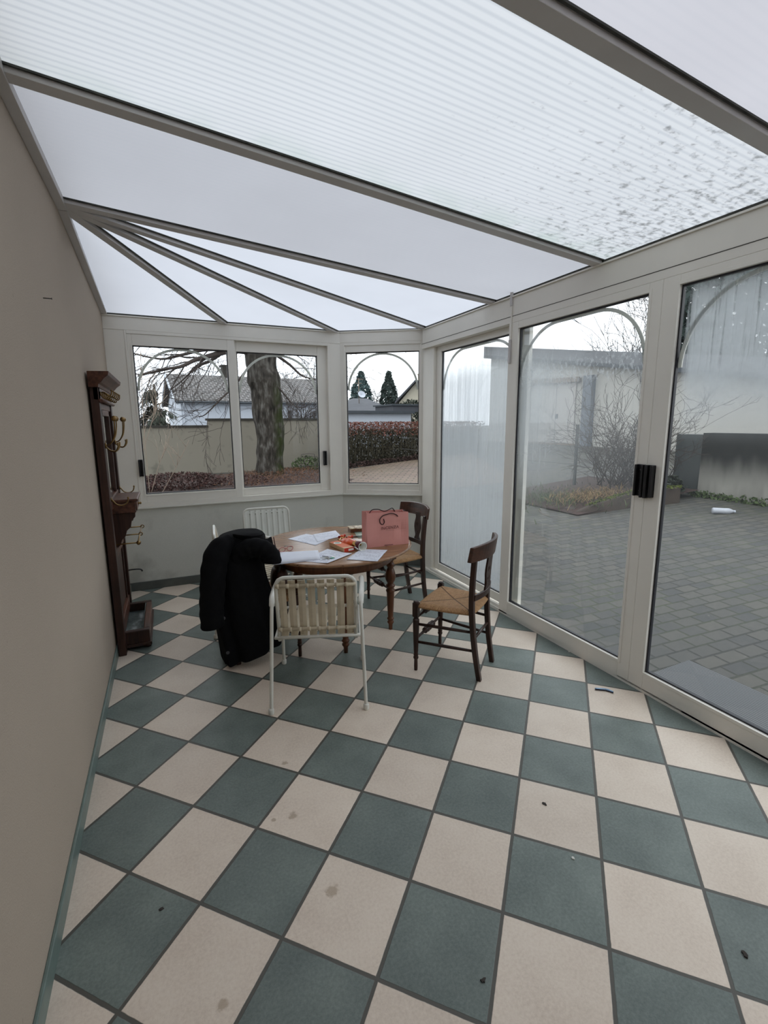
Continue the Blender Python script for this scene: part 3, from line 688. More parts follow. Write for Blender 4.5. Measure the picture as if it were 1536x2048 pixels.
# ------------------------------------------------------------------ dark rush seated chairs (local: facing +y)
def make_rush_chair():
    t = empty('rush_seat_chair')
    # seat
    def outline(a):                          # superelliptic trapezoid outline
        pass
    fw, rw, yf, yr = .212, .168, .205, -.165
    def top(u, v_):
        s_ = u * 2 - 1; t_ = v_; y = yr + (yf - yr) * t_; wd = rw + (fw - rw) * t_
        ex = max(abs(s_), abs(t_ * 2 - 1)); z = .452 - .016 * max(0, (ex - .82) / .18) ** 2 - .010 * (1 - ex)
        bow = .012 * (1 - (2 * t_ - 1) ** 2); yb = .010 * (1 - s_ * s_) * (1 if t_ > .5 else -1) * abs(2 * t_ - 1)
        return (s_ * (wd + bow), y + yb, z)
    def bot(u, v_):
        p = top(u, v_); ex = max(abs(u * 2 - 1), abs(v_ * 2 - 1)); return (p[0], p[1], .412 + .014 * max(0, (ex - .82) / .18) ** 2)
    m = MB(); m.grid(29, 29, top); m.grid(29, 29, bot)
    e = [top(i / 28, 0) for i in range(29)] + [top(1, i / 28) for i in range(1, 29)] + [top(1 - i / 28, 1) for i in range(1, 29)] + [top(0, 1 - i / 28) for i in range(1, 28)]
    e2 = [bot(i / 28, 0) for i in range(29)] + [bot(1, i / 28) for i in range(1, 29)] + [bot(1 - i / 28, 1) for i in range(1, 29)] + [bot(0, 1 - i / 28) for i in range(1, 28)]
    mid = [(x * 1.02, (y - .02) * 1.02 + .02, .430) for x, y, z in e]
    n = len(e); m.add(e + mid + e2, [(i, (i + 1) % n, n + (i + 1) % n, n + i) for i in range(n)] + [(n + i, n + (i + 1) % n, 2 * n + (i + 1) % n, 2 * n + i) for i in range(n)], True)
    m.build('seat', M['rush'], t)
    FP = [(.012, 0), (.013, .03), (.012, .075), (.017, .083), (.018, .09), (.014, .098), (.017, .108), (.014, .118), (.016, .14), (.0215, .30), (.022, .345), (.016, .352), (.016, .36), (.021, .366)]
    for sx in (-1, 1):
        l = MB(); mm = T(sx * .212, .205, 0); l.lathe(FP, 14, mm); l.box(-.019, .019, -.019, .019, .366, .458, mm)
        l.lathe([(.019, .458), (.018, .466), (.010, .470)], 12, mm); l.build('front_leg', M['darkwood'], t, bevel=.002)
        p = smooth_path([(sx * .142, -.212, 0), (sx * .148, -.178, .20), (sx * .158, -.158, .42), (sx * .166, -.158, .60), (sx * .176, -.172, .790)], 5)
        wx = [.031 + .010 * min(1, i / 8) - .008 * max(0, i / 20 - .5) for i in range(len(p))]
        l = MB(); l.bar(p, wx, .031); l.build('rear_leg', M['darkwood'], t, bevel=.004)
    # crest rail, curved towards the back in the middle
    R0 = .235
    def crest(i, n=16):
        s_ = -1 + 2 * i / n; return s_ * R0, -.155 - .066 * (1 - s_ * s_)
    m = MB(); vs = []; n = 16
    for i in range(n + 1):
        x, y = crest(i); zb, zt = .768, .860 + .012 * (1 - (2 * i / n - 1) ** 2)
        vs += [(x, y + .013, zb), (x, y - .011, zb), (x, y - .026, zt), (x, y - .004, zt)]
    fs = [(0, 1, 2, 3), (4 * n + 3, 4 * n + 2, 4 * n + 1, 4 * n)] + [(4 * i + j, 4 * i + (j + 1) % 4, 4 * i + 4 + (j + 1) % 4, 4 * i + 4 + j) for i in range(n) for j in range(4)]
    m.add(vs, fs, False); m.build('crest_rail', M['crestwood'], t, bevel=.004)
    vs = []
    m = MB()
    for i in range(n + 1):
        s_ = -1 + 2 * i / n; x = s_ * .165; y = -.168 - .03 * (1 - s_ * s_)
        vs += [(x, y + .009, .515), (x, y - .009, .515), (x, y - .012, .553), (x, y + .006, .553)]
    m.add(vs, fs, False); m.build('lower_rail', M['darkwood'], t, bevel=.003)
    # pierced splat
    SK = 1.10
    half = [(.030, 0), (.040, .006), (.040, .018), (.030, .03), (.026, .045), (.040, .075), (.050, .105), (.050, .13), (.042, .155), (.034, .175), (.030, .19), (.037, .205), (.034, .214), (.040, .228)]
    half = [(x, y * SK) for x, y in half]; outl = half + [(-x, y) for x, y in reversed(half)]
    hole = lambda cx, cy, rx, ry, tl=0: [(cx + rx * math.cos(a) * math.cos(tl) - ry * math.sin(a) * math.sin(tl), cy + rx * math.cos(a) * math.sin(tl) + ry * math.sin(a) * math.cos(tl)) for a in [-2 * math.pi * k / 14 for k in range(14)]]
    me = curve_mesh([outl, hole(.012, .142, .0065, .017), hole(-.012, .142, .0065, .017), hole(.013, .08, .0055, .014, -.5), hole(-.013, .08, .0055, .014, .5), hole(0, .06, .0045, .007)], .010, .001)
    tl = math.atan2(.018, .228)
    mesh_obj('splat', me, M['darkwood'], t, T(0, -.198, .542) @ Mx.Rotation(math.pi / 2 + tl * .75, 4, 'X'))
    # stretchers
    def plain_st(p, q): s_ = MB(); s_.tube([p, V(p).lerp(V(q), .5), q], [.0085, .0105, .0085], 10); s_.build('stretcher', M['darkwood'], t)
    for z in (.315, .195):
        for sx in (-1, 1): plain_st((sx * .210, .20, z), (sx * .152, -.172, z - .005))
    plain_st((-.150, -.172, .27), (.150, -.172, .27))
    for z in (.355, .215):
        s_ = MB(); pr = [(.008, -.205), (.009, -.15), (.010, -.075), (.021, -.068), (.012, -.058), (.020, -.045), (.024, -.032), (.014, -.018), (.023, -.008), (.024, 0), (.023, .008), (.014, .018), (.024, .032), (.020, .045), (.012, .058), (.021, .068), (.010, .075), (.009, .15), (.008, .205)]
        s_.lathe(pr, 12, T(0, .205, z) @ Mx.Rotation(math.pi / 2, 4, 'Y')); s_.build('turned_stretcher', M['darkwood'], t)
    return t
GCH = 'dark rush seated chairs around the table'
ch1 = make_rush_chair(); ch1.location = (.785, 1.50, 0); ch1.rotation_euler = (0, 0, math.radians(36.5)); ch1.scale = (1, 1, 1.045)
tag(ch1, 'dark wooden chair with rush seat pulled out by the sliding doors', 'chair', GCH)
ch2 = copy_tree(ch1); ch2.location = (.93, 2.69, 0); ch2.rotation_euler = (0, 0, math.radians(94))
tag(ch2, 'dark wooden rush seat chair standing behind the pink shopping bag', 'chair', GCH)
ch3 = copy_tree(ch1); ch3.location = (-.37, 2.27, 0); ch3.rotation_euler = (0, 0, math.radians(-90)); ch3.scale = (1, 1, 1)
tag(ch3, 'dark wooden chair hidden under the black coat', 'chair', GCH)

# ------------------------------------------------------------------ white slatted garden armchairs (local: facing +y)
def make_garden_chair(slat_mat, arms=True):
    t = empty('garden_armchair' if arms else 'garden_chair')
    W = .272
    for sx in (-1, 1):
        p = smooth_path([(sx * W, -.295, .004), (sx * (W - .012), -.262, .35), (sx * (W - .02), -.245, .575), (sx * (W - .02), -.215, .632), (sx * (W - .014), -.15, .655), (sx * (W - .006), .05, .650), (sx * (W - .004), .19, .635), (sx * (W - .006), .235, .59), (sx * (W - .004), .255, .40), (sx * W, .285, .004)], 6)
        if not arms:
            for q0, q1 in (((sx * (W - .03), -.285, .004), (sx * (W - .045), -.20, .43)), ((sx * (W - .01), .275, .004), (sx * (W - .03), .215, .42))):
                l = MB(); l.tube([q0, q1], .0105, 10); o = l.build('leg', M['white_metal'], t)
                f = MB(); f.lathe([(.015, 0), (.0165, .004), (.0165, .03), (.012, .036)], 12, T(q0[0], q0[1], 0)); f.build('foot_cap', M['white_metal'], o)
            continue
        n = len(p); rad = []
        for q in p: rad.append(.0105 + (.006 if q.z > .625 else 0))
        l = MB(); l.tube(p, rad, 10); o = l.build('side_frame', M['white_metal'], t)
        for y in (-.295, .285):
            f = MB(); f.lathe([(.015, 0), (.0165, .004), (.0165, .03), (.012, .036)], 12, T(sx * W, y, 0)); f.build('foot_cap', M['white_metal'], o)
    # back loop
    hw = .222
    def bk(x, z): return (x, -.185 - (z - .42) * .19, z)
    loop = [(-hw, .395), (-hw, .74)] + arc(-hw + .055, .745, .055, math.pi, math.pi / 2, 6) + arc(hw - .055, .745, .055, math.pi / 2, 0, 6) + [(hw, .74), (hw, .395)]
    l = MB(); l.tube([bk(x, z) for x, z in loop], .0105, 10); l.build('back_frame', M['white_metal'], t)
    for z in (.752, .472):
        l = MB(); y = bk(0, z)[1]; l.tube([(-hw, y - .010, z), (hw, y - .010, z)], .0105, 8)
        for k in range(8): l.tube([(-.19 + .0543 * k - .027, y - .013, z), (-.19 + .0543 * k - .011, y - .013, z)], .0135, 8)
        l.build('cross_bar', slat_mat, t)
    for k in range(8):
        x = -.19 + .0543 * k
        l = MB(); pts = [(.782, 0), (.77, .002), (.62, .004), (.46, .004), (.435, .002), (.402, .004)]
        vs = []
        for z, o in pts:
            c = bk(0, z)[1] + o
            vs += [(x - .0205, c + .001, z), (x, c - .003, z), (x + .0205, c + .001, z), (x + .0205, c + .006, z), (x, c + .004, z), (x - .0205, c + .006, z)]
        nn = len(pts)
        l.add(vs, [tuple(range(6)), tuple(range(6 * nn - 6, 6 * nn))] + [(6 * i + j, 6 * i + (j + 1) % 6, 6 * i + 6 + (j + 1) % 6, 6 * i + 6 + j) for i in range(nn - 1) for j in range(6)])
        l.build('back_slat', slat_mat, t)
    # seat frame and slats
    l = MB(); sl = [(-.245, -.19), (.245, -.19)] + arc(.215, .22, .03, 0, math.pi / 2, 5) + arc(-.215, .22, .03, math.pi / 2, math.pi, 5)
    l.tube([(x, y, .415 + .02 * (y + .19)) for x, y in sl], .0105, 10, close=True); l.build('seat_frame', M['white_metal'], t)
    for k in range(8):
        x = -.19 + .0543 * k; l = MB()
        l.hexa([(x - .0205, -.19, .424), (x + .0205, -.19, .424), (x + .0205, .245, .433), (x - .0205, .245, .433), (x - .0205, -.19, .431), (x + .0205, -.19, .431), (x + .0205, .245, .440), (x - .0205, .245, .440)])
        l.build('seat_slat', slat_mat, t, bevel=.002)
    return t
GG = 'white garden chairs'
g1 = make_garden_chair(M['slat']); g1.location = (-.134, 1.64, 0); g1.rotation_euler = (0, 0, math.radians(-19.8))
tag(g1, 'white tubular garden armchair with yellowed slats, its back turned to the camera', 'chair', GG)
g2 = make_garden_chair(M['slat_white'], False); g2.location = (-.07, 3.46, 0); g2.rotation_euler = (0, 0, math.radians(177))
tag(g2, 'white slatted garden chair without arms between the table and the back wall', 'chair', GG)
g3 = copy_tree(g1); g3.location = (-.37, 2.86, 0); g3.rotation_euler = (0, 0, math.radians(-94.5))
tag(g3, 'white garden armchair almost hidden behind the black coat', 'chair', GG)

# ------------------------------------------------------------------ black coat over the hidden chair
def coat():
    t = thing('coat', 'long black wool coat draped over a chair beside the table', 'coat', (-.47, 2.15, 0))
    L = [(.918, -.57, -.42, .07), (.910, -.605, -.37, .11), (.890, -.645, -.345, .14), (.855, -.665, -.35, .15), (.80, -.68, -.365, .155), (.70, -.69, -.372, .165), (.58, -.70, -.355, .17), (.45, -.712, -.315, .175), (.33, -.712, -.282, .18), (.20, -.695, -.258, .18), (.10, -.685, -.260, .18), (.0, -.678, -.270, .18)]
    n = 64; vs = []
    for i, (z, x0, x1, hy) in enumerate(L):
        for j in range(n):
            a = 2 * math.pi * j / n; ca, sa = math.cos(a), math.sin(a)
            px = math.copysign(abs(ca) ** .7, ca); py = math.copysign(abs(sa) ** .8, sa)
            fold = (1 + .085 * min(1, (1 - z) * 1.6) * math.sin(7 * a + 2.2 * z) + .05 * math.sin(13 * a + 5 * z) * (1 - z))
            x = (x0 + x1) / 2 + (x1 - x0) / 2 * px * (fold if abs(ca) < .9 else 1 + (fold - 1) * .3); y = 2.205 + hy * py * fold
            zz = z
            if z < .3: zz = z + (.018 + max(0, x + .67) * .27) * (1 - z / .3) + .006 * math.sin(9 * a)
            vs.append((x + .47, y - 2.15, zz + .008 * mnoise.noise(V((x * 9, y * 9, z * 9)))))
    m = MB(); k = len(L)
    fs = [(i * n + j, i * n + (j + 1) % n, (i + 1) * n + (j + 1) % n, (i + 1) * n + j) for i in range(k - 1) for j in range(n)] + [tuple(range(n))]
    m.add(vs, fs, True); m.build('coat_body', M['coat'], t, solid=.006, sub=1)
    o = lambda p: (p[0] + .47, p[1] - 2.15, p[2])
    s_ = MB(); p = smooth_path([o(q) for q in [(-.58, 2.12, .870), (-.660, 2.07, .840), (-.70, 2.05, .74), (-.722, 2.04, .58), (-.735, 2.04, .45), (-.735, 2.04, .335)]], 5)
    s_.tube(p, [.05 + .022 * min(1, i / 6) - .012 * max(0, i / 25 - .4) + .004 * math.sin(i * 1.9) for i in range(len(p))], 18, flat=1.2); s_.build('sleeve', M['coat'], t, sub=1)
    s_ = MB(); p = smooth_path([o(q) for q in [(-.56, 2.09, .72), (-.535, 2.06, .80), (-.46, 2.03, .842), (-.39, 2.005, .825), (-.352, 1.99, .78), (-.350, 1.985, .735)]], 5)
    s_.tube(p, [.04 + .020 * min(1, i / 8) + .005 * math.sin(i * 2.3) for i in range(len(p))], 18, flat=1.15); s_.build('sleeve', M['coat'], t, sub=1)
    # front panel and lapel lying over the table side
    def lap(u, v_):
        x = -.47 + .160 * u + .02 * v_; z = .898 - .02 * u - .155 * v_ * (0.35 + .65 * u) + .012 * math.sin(6 * u + 4 * v_); y = 2.10 + .02 * math.sin(7 * u) - .05 * v_ * (1 - u) + .05 * u
        return o((x, y, z))
    s_ = MB(); s_.grid(14, 10, lap); s_.build('lapel', M['coat'], t, solid=.014, sub=1)
    s_ = MB(); s_.tube([o(q) for q in [(-.296, 2.148, .870), (-.292, 2.146, .83), (-.284, 2.14, .78), (-.280, 2.135, .745)]], .0035, 6); s_.build('lining_edge', M['coat_lining'], t)
    def col(u, v_):
        a = -2.6 + 3.6 * u; r = .085 + .018 * v_
        return o((-.475 + r * 1.1 * math.cos(a), 2.17 + r * math.sin(a) * 1.2, 0.882 + .040 * v_ - .012 * math.cos(a)))
    s_ = MB(); s_.grid(18, 5, col); s_.build('collar', M['coat'], t, solid=.012, sub=1)
    for x, z in ((-.665, .385), (-.655, .145)):
        b_ = MB(); b_.lathe([(.011, 0), (.011, .004), (.008, .006)], 14, T(x + .47, -.105 + (.0 if z > .3 else -.01), z) @ Mx.Rotation(math.pi / 2, 4, 'X')); b_.build('button', M['button'], t)
coat()

# brown handbag on the hidden chair's seat
t = thing('handbag', 'small dark brown leather bag on the seat beside the black coat', 'bag', (-.245, 2.27, .455))
m = MB(); m.lathe([(.01, 0), (.075, .0), (.088, .02), (.088, .09), (.070, .15), (.05, .165), (.01, .168)], 20, Mx.Diagonal((.75, 1.15, 1, 1))); m.build('bag_body', M['brown_leather'], t, sub=1)
m = MB(); m.tube(smooth_path([(-.02, -.07, .14), (.0, -.055, .19), (.01, 0, .205), (0, .055, .19), (-.02, .07, .14)], 6), .007, 8); m.build('strap', M['black'], t)

# ------------------------------------------------------------------ pink shopping bag
A = onz(735, 1096, TZ + .001); B = onz(817.5, 1087, TZ + .001)
bw = (B - A).length; br = math.atan2(B.y - A.y, B.x - A.x); bh = .262; bd = .125
t = thing('shopping_bag', 'pink paper shopping bag with dark cord handles standing on the table', 'bag', (A.x, A.y, TZ + .0005), br)
rnd = random.Random(4)
def face(fn, nu=14, nv=12, amp=.004):
    def f(u, v_):
        p = V(fn(u, v_)); k = min(1, 6 * min(u, 1 - u, v_, 1 - v_) + .05)
        d = mnoise.noise(p * 9 + V((3, 1, 7))) * amp * k
        return (p.x, p.y + d, p.z)
    return f
m = MB(); lean = .012
m.grid(18, 14, face(lambda u, v_: (u * bw, -.0 + lean * v_ + (.012 * max(0, 1 - abs(u - .82) * 6) * max(0, 1 - abs(v_ - .45) * 3)), v_ * (bh - .014 * u))), smooth=False)
m.grid(18, 14, face(lambda u, v_: (u * bw, bd - lean * v_ * .6, v_ * (bh - .014 * u))), smooth=False)
for x in (0, 1):
    def side(u, v_, x=x):
        fold_ = (1 - abs(2 * u - 1)) * .02 * v_ * (1 if x == 0 else -1)
        return (x * bw + fold_, lean * v_ + u * (bd - 1.6 * lean * v_), v_ * (bh - .014 * x))
    m.grid(7, 8, side, smooth=False)
m.grid(6, 3, lambda u, v_: (u * bw, v_ * bd, 0), smooth=False)
m.build('bag_body', M['pink'], t, solid=.0015)
for yy, nm in ((lean - .003, 'front'), (bd - lean * .6 - .004, 'rear')):
    zc = bh - .022
    if nm == 'front': pts = [(.155, yy, zc - .012), (.115, yy - .005, zc - .012), (.095, yy - .006, zc - .04), (.098, yy - .004, zc - .068), (.118, yy - .006, zc - .076), (.130, yy - .007, zc - .060), (.124, yy - .006, zc - .038)]
    pts = ([(.25, yy - .002, zc - .02), (.235, yy - .006, zc - .005), (.20, yy - .008, zc + .008), (.16, yy - .006, zc + .004), (.125, yy - .007, zc - .006), (.103, yy - .006, zc - .03), (.106, yy - .005, zc - .06), (.125, yy - .005, zc - .072), (.138, yy - .006, zc - .055), (.132, yy - .006, zc - .03)]
           if nm == 'front' else [(.06, yy, zc), (.075, yy - .02, zc + .028), (.11, yy - .06, zc + .036), (.15, yy - .08, zc + .022), (.19, yy - .07, zc + .03), (.24, yy - .02, zc + .03), (.27, yy, zc)])
    m = MB(); m.tube(smooth_path(pts, 6), .0034, 8); m.build('handle', M['cord'], t)
tx = text_obj('lettering', 'INCENZA', .031, M['ink'], t, T(bw * .535, -.0035, bh * .50) @ Mx.Rotation(math.pi / 2 - .04, 4, 'X') @ Mx.Rotation(.02, 4, 'Z'), 1.12)
m = MB(); m.box(bw * .535 - .035, bw * .535 + .035, -.0042, -.0036, bh * .455, bh * .458); m.build('small_line_print', M['ink'], t)
m = MB(); m.box(bw * .40, bw * .40 + .07, -.0042, -.0036, .006, .010); m.build('base_print', M['ink'], t)
m = MB(); m.grid(6, 4, lambda u, v_: (bw * .74 + .06 * u, .03 + .06 * v_, bh - .030 + .006 * math.sin(9 * u) * math.cos(6 * v_)), smooth=False); m.build('foil_lining', M['steel'], t, solid=.001)

# ------------------------------------------------------------------ things on the table
def at_table(px, py, dz=0.0): return onz(px, py, TZ + dz)
def sheet_paper(corners, name, label, cat, mat, z, group=None, curl=None, th=.0007, nn=14):
    """a sheet of paper from four corners seen on the table top (order: near left, near right, far right, far left)"""
    P = [onz(px, py, z) for px, py in corners]; c = sum(P, V()) / 4; ax = (P[1] - P[0] + P[2] - P[3]); ang = math.atan2(ax.y, ax.x)
    t = thing(name, label, cat, (c.x, c.y, z), ang, group); inv = rotz(-ang)
    q = [inv @ (p - c) for p in P]
    def f(u, v_):
        p = (q[0] * (1 - u) + q[1] * u) * (1 - v_) + (q[3] * (1 - u) + q[2] * u) * v_
        return (p.x, p.y, (curl(u, v_) if curl else 0) + .0004)
    m = MB(); m.grid(nn, nn, f); m.build('paper', mat, t, solid=th)
    return t
GP = 'papers spread on the table'
sheet_paper([(575, 1078), (631, 1091), (664, 1076), (612, 1068)], 'paper_sheet', 'printed white sheet at left rear of table, under another sheet corner', 'paper', M['printed'], TZ + .0008, GP)
sheet_paper([(634, 1084), (683, 1073), (671, 1061), (625, 1069)], 'paper_sheet', 'printed white sheet just behind the orange card box', 'paper', M['printed'], TZ + .0022, GP)
sheet_paper([(600, 1122), (655, 1127.5), (704, 1108), (655, 1098)], 'paper_sheet', 'white sheet under the bunch of keys', 'paper', M['printed'], TZ + .0010, GP, lambda u, v_: .004 * max(0, u - .7) / .3)
sheet_paper([(693, 1119), (755, 1123), (775, 1100), (722, 1098)], 'paper_sheet', 'folded white letter in front of the pink shopping bag', 'paper', M['printed'], TZ + .0030, GP,
            lambda u, v_: .010 * math.exp(-((v_ - .62) / .05) ** 2) * .35 + .012 * max(0, u - .8) * (1 - v_) - .006 * max(0, .2 - v_) * u)
# thick folded bundle of papers at the near left edge of the table
P0, P1, P2, P3 = (onz(545, 1127, TZ + .01), onz(640, 1117, TZ + .01), onz(636, 1103, TZ + .01), onz(560, 1107, TZ + .01))
c = (P0 + P1 + P2 + P3) / 4; ang = math.atan2(P1.y - P0.y, P1.x - P0.x)
t = thing('paper_bundle', 'thick white bundle of folded papers at near edge of table by the coat', 'papers', (c.x, c.y, TZ), ang); inv = rotz(-ang)
q = [inv @ (p - c) for p in (P0, P1, P2, P3)]
for nm, zf in (('lower_fold', lambda u, v_: .002 + .004 * v_ - .006 * (1 - u) * (1 - v_) * .2), ('upper_fold', lambda u, v_: .006 + .018 * math.sqrt(max(0, 1 - (1 - v_ * .98) ** 6)) * (1 - .3 * v_))):
    def f(u, v_, zf=zf, s_=(1.0 if nm == 'upper_fold' else 1.03)):
        p = (q[0] * (1 - u) + q[1] * u) * (1 - v_) + (q[3] * (1 - u) + q[2] * u) * v_
        return (p.x * s_, p.y * s_, zf(u, v_))
    m = MB(); m.grid(12, 14, f); m.build(nm, M['paper'], t, solid=.0016)

# orange card box lying in front of the wrapper
P0, P1, P2 = onz(688.8, 1104.8, TZ + .002), onz(708, 1101.3, TZ + .002), onz(655.2, 1092, TZ + .002)
ex = (P1 - P0); ey = (P2 - P0); lx, ly = ex.length, ey.length; ang = math.atan2(ex.y, ex.x)
t = thing('card_box', 'orange and pale card sweet box lying beside the keys', 'box', (P0.x, P0.y, TZ + .002), ang)
hz = .029
m = MB(); m.box(0, lx, 0, ly, 0, hz); m.build('carton', M['kraft'], t, bevel=.001)
m = MB(); m.box(.001, lx - .001, .035, ly - .001, hz, hz + .0006); m.build('orange_lid_print', M['orange'], t)
m = MB(); m.lathe([(.030, 0), (.030, .0006)], 24, T(lx * .45, ly * .72, hz + .0006)); m.build('round_picture', M['cup_in'], t)
m = MB(); m.lathe([(.021, 0), (.021, .0006)], 24, T(lx * .45, ly * .72, hz + .0012)); m.build('round_picture', M['sage'], t)
m = MB(); m.box(-.0006, lx + .0006, -.0008, 0, 0, hz); m.build('end_flap', M['red'], t)
m = MB(); m.box(lx * .42, lx - .004, -.0014, -.0008, .006, hz - .008); m.build('end_label', M['cup_in'], t)
# orange wrapper of sweets behind the box
BX, BA = P0 + ex.normalized() * (lx + .052) + ey.normalized() * ly * .62, math.atan2(ey.y, ey.x)
t = thing('sweet_wrapper', 'puffed orange and yellow wrapper lying between card box and cup', 'wrapper', (BX.x, BX.y, TZ + .001), BA)
def puff(u, v_):
    a = 2 * math.pi * u; l = v_ * 2 - 1; r = .030 * (1 - abs(l) ** 3) + .004
    r *= 1 + .12 * mnoise.noise(V((math.cos(a) * 2, math.sin(a) * 2, l * 4)))
    return (l * .10, r * 1.3 * math.cos(a), .028 + r * math.sin(a) * .85)
m = MB(); m.grid(20, 18, puff); m.build('packet', M['wrap_orange'], t)
for sx in (-1, 1):
    m = MB(); m.grid(8, 6, lambda u, v_: (sx * (.078 + .045 * v_), (.034 - .006 * v_) * (2 * u - 1) * 1.05, .028 + .012 * math.sin(u * 19 + v_ * 3) + (.022 * (1 - v_) * (1 - (2 * u - 1) ** 2)))); m.build('yellow_end', M['yellow'], t, solid=.001)
for (px, py) in ((684, 1076), (699, 1078)):
    c = at_table(px, py); o = thing('sweet', 'small red and orange wrapped sweet behind the %s of the orange wrapper' % ('left end' if px < 690 else 'middle'), 'sweet', (c.x, c.y, TZ + .0015), .6, 'wrapped sweets')
    m = MB(); m.lathe([(.002, 0), (.014, .003), (.019, .012), (.014, .022), (.003, .025)], 14, Mx.Diagonal((1.3, .9, 1, 1))); m.build('sweet_body', M['wrap_orange'], o)
    for sx in (-1, 1):
        m = MB(); m.lathe([(.003, .020), (.013, .036)], 9, T(0, 0, .012) @ Mx.Rotation(sx * math.pi / 2, 4, 'Y'), cap=False); m.build('twist', M['red'], o, solid=.0008)
# paper cup on its side, mouth towards the camera
c = onz(725.5, 1093, TZ + .0335)
t = thing('paper_cup', 'maroon paper cup lying on its side, white mouth towards the camera', 'cup', (c.x, c.y, TZ + .0337), 0)
mr = rotz(math.radians(7)) @ Mx.Rotation(math.radians(90), 4, 'X')
m = MB(); m.lathe([(.024, -.085), (.0335, 0.0), (.0320, 0.0), (.0228, -.083)], 28, mr, cap=False); m.cur = 0; m.build('cup_wall', M['maroon'], t)
m = MB(); m.lathe([(.0312, 0.0), (.0224, -.082), (.002, -.082)], 28, mr, cap=False); m.build('cup_lining', M['cup_in'], t)
m = MB(); m.lathe([(.002, -.0845), (.024, -.0845), (.024, -.083), (.002, -.083)], 28, mr); m.build('cup_base', M['maroon'], t)
m = MB(); m.tube([mr @ V((.0332 * math.cos(a), .0332 * math.sin(a), .0)) for a in [2 * math.pi * k / 28 for k in range(28)]], .0022, 8, close=True); m.build('rolled_rim', M['cup_in'], t)
# keys
c = at_table(660, 1116)
t = thing('key_ring', 'bunch of steel keys with a green tag on a white sheet', 'keys', (c.x, c.y, TZ + .003), .3)
m = MB(); m.tube([(.014 * math.cos(a), .014 * math.sin(a), .002) for a in [2 * math.pi * k / 20 for k in range(20)]], .0012, 6, close=True); m.build('ring', M['steel'], t)
for a, mt, L_ in ((2.6, 'steel', .055), (3.3, 'steel', .06), (1.9, 'navy', .05), (3.9, 'steel', .05)):
    mm = rotz(a) @ T(.014, 0, .0015)
    m = MB(); m.prism([(0, -.004), (.004, -.010), (.016, -.011), (.021, -.005), (L_, -.004), (L_ + .004, 0), (L_, .003), (.04, .003), (.037, .0055), (.032, .003), (.021, .004), (.016, .011), (.004, .010), (0, .004)], 0, .002, mm); m.build('key', M[mt], t)
m = MB(); m.prism([(-.012, -.04), (.012, -.04), (.014, -.016), (-.014, -.016)], .001, .005); m.build('tag', M['green_tag'], t, bevel=.001)
m = MB(); m.prism([(.010, -.018), (.03, -.022), (.036, -.004), (.016, .004)], .001, .004); m.build('tag', M['cup_in'], t, bevel=.001)
# spectacles by the coat
c = at_table(573, 1104)
t = thing('spectacles', 'rose and grey framed spectacles behind the bundle of papers', 'glasses', (c.x, c.y + .01, TZ + .002), .25)
for sx in (-1, 1):
    m = MB(); m.tube([(sx * .031 + .024 * math.cos(a), .0, .018 + .017 * math.sin(a)) for a in [2 * math.pi * k / 20 for k in range(20)]], .0022, 6, close=True); m.build('lens_rim', M['rose'], t)
    m = MB(); m.tube(smooth_path([(sx * .056, 0, .022), (sx * .056, .03, .02), (sx * .05, .10, .012), (sx * .046, .125, .003)], 4), .002, 6); m.build('temple', M['navy'], t)
m = MB(); m.tube([(-.008, 0, .022), (0, 0, .026), (.008, 0, .022)], .0022, 6); m.build('bridge', M['rose'], t)
# small inlaid box, sage booklet and pen beside the bag
c = at_table(711, 1062)
t = thing('inlaid_box', 'small flat box with pale mosaic lid standing behind the pink bag', 'box', (c.x + .02, c.y + .0, TZ + .0005), -.12)
m = MB(); m.box(-.075, .075, -.05, .05, 0, .028); m.build('box_body', M['tablewood'], t, bevel=.001)
m = MB(); m.box(-.077, .077, -.052, .052, .028, .036); m.build('lid', M['box_mosaic'], t, bevel=.001)
sheet_paper([(716, 1076), (727, 1076), (730, 1064), (708, 1064)], 'booklet', 'sage green booklet left of the pink shopping bag', 'booklet', M['sage'], TZ + .001, None, None, .004, 4)
a_, b_ = at_table(703, 1073.5, .006), at_table(722, 1072, .006)
t = thing('ballpoint_pen', 'black pen lying beside the lower left of the pink bag', 'pen', (a_.x, a_.y, TZ + .005), math.atan2(b_.y - a_.y, b_.x - a_.x))
m = MB(); m.tube([(0, 0, 0), (.01, 0, 0), (.12, 0, 0)], [.0015, .0045, .0045], 10); m.build('barrel', M['black'], t)
m = MB(); m.box(.085, .125, -.0015, .0015, .0045, .0065); m.build('clip', M['black'], t)

# ------------------------------------------------------------------ hall stand on the left wall
HY0, HY1 = 2.60, 3.40
t = thing('hall_stand', 'tall dark carved hall stand with mirror, brass hooks and drip tray on the left wall', 'hall stand', (XL + .014, HY0, 0))
def hb(x0, x1, y0, y1, z0, z1, mb=None): return (mb or MB()).box(x0, x1, y0, y1, z0, z1)
W_ = HY1 - HY0
hb(0, .018, .01, W_ - .01, .02, 1.86).build('back_panel', M['oldoak'], t)
for y0 in (0, W_ - .075): hb(0, .05, y0, y0 + .075, 0, 1.90).build('stile', M['oldoak'], t, bevel=.004)
for y0 in (.115, W_ - .155): hb(.018, .034, y0, y0 + .04, .16, 1.72).build('inner_moulding', M['oldoak'], t, bevel=.004)
for z0, z1 in ((1.74, 1.80), (1.04, 1.12), (.68, .75), (.12, .22)): hb(.0, .042, .075, W_ - .075, z0, z1).build('cross_rail', M['oldoak_y'], t, bevel=.004)
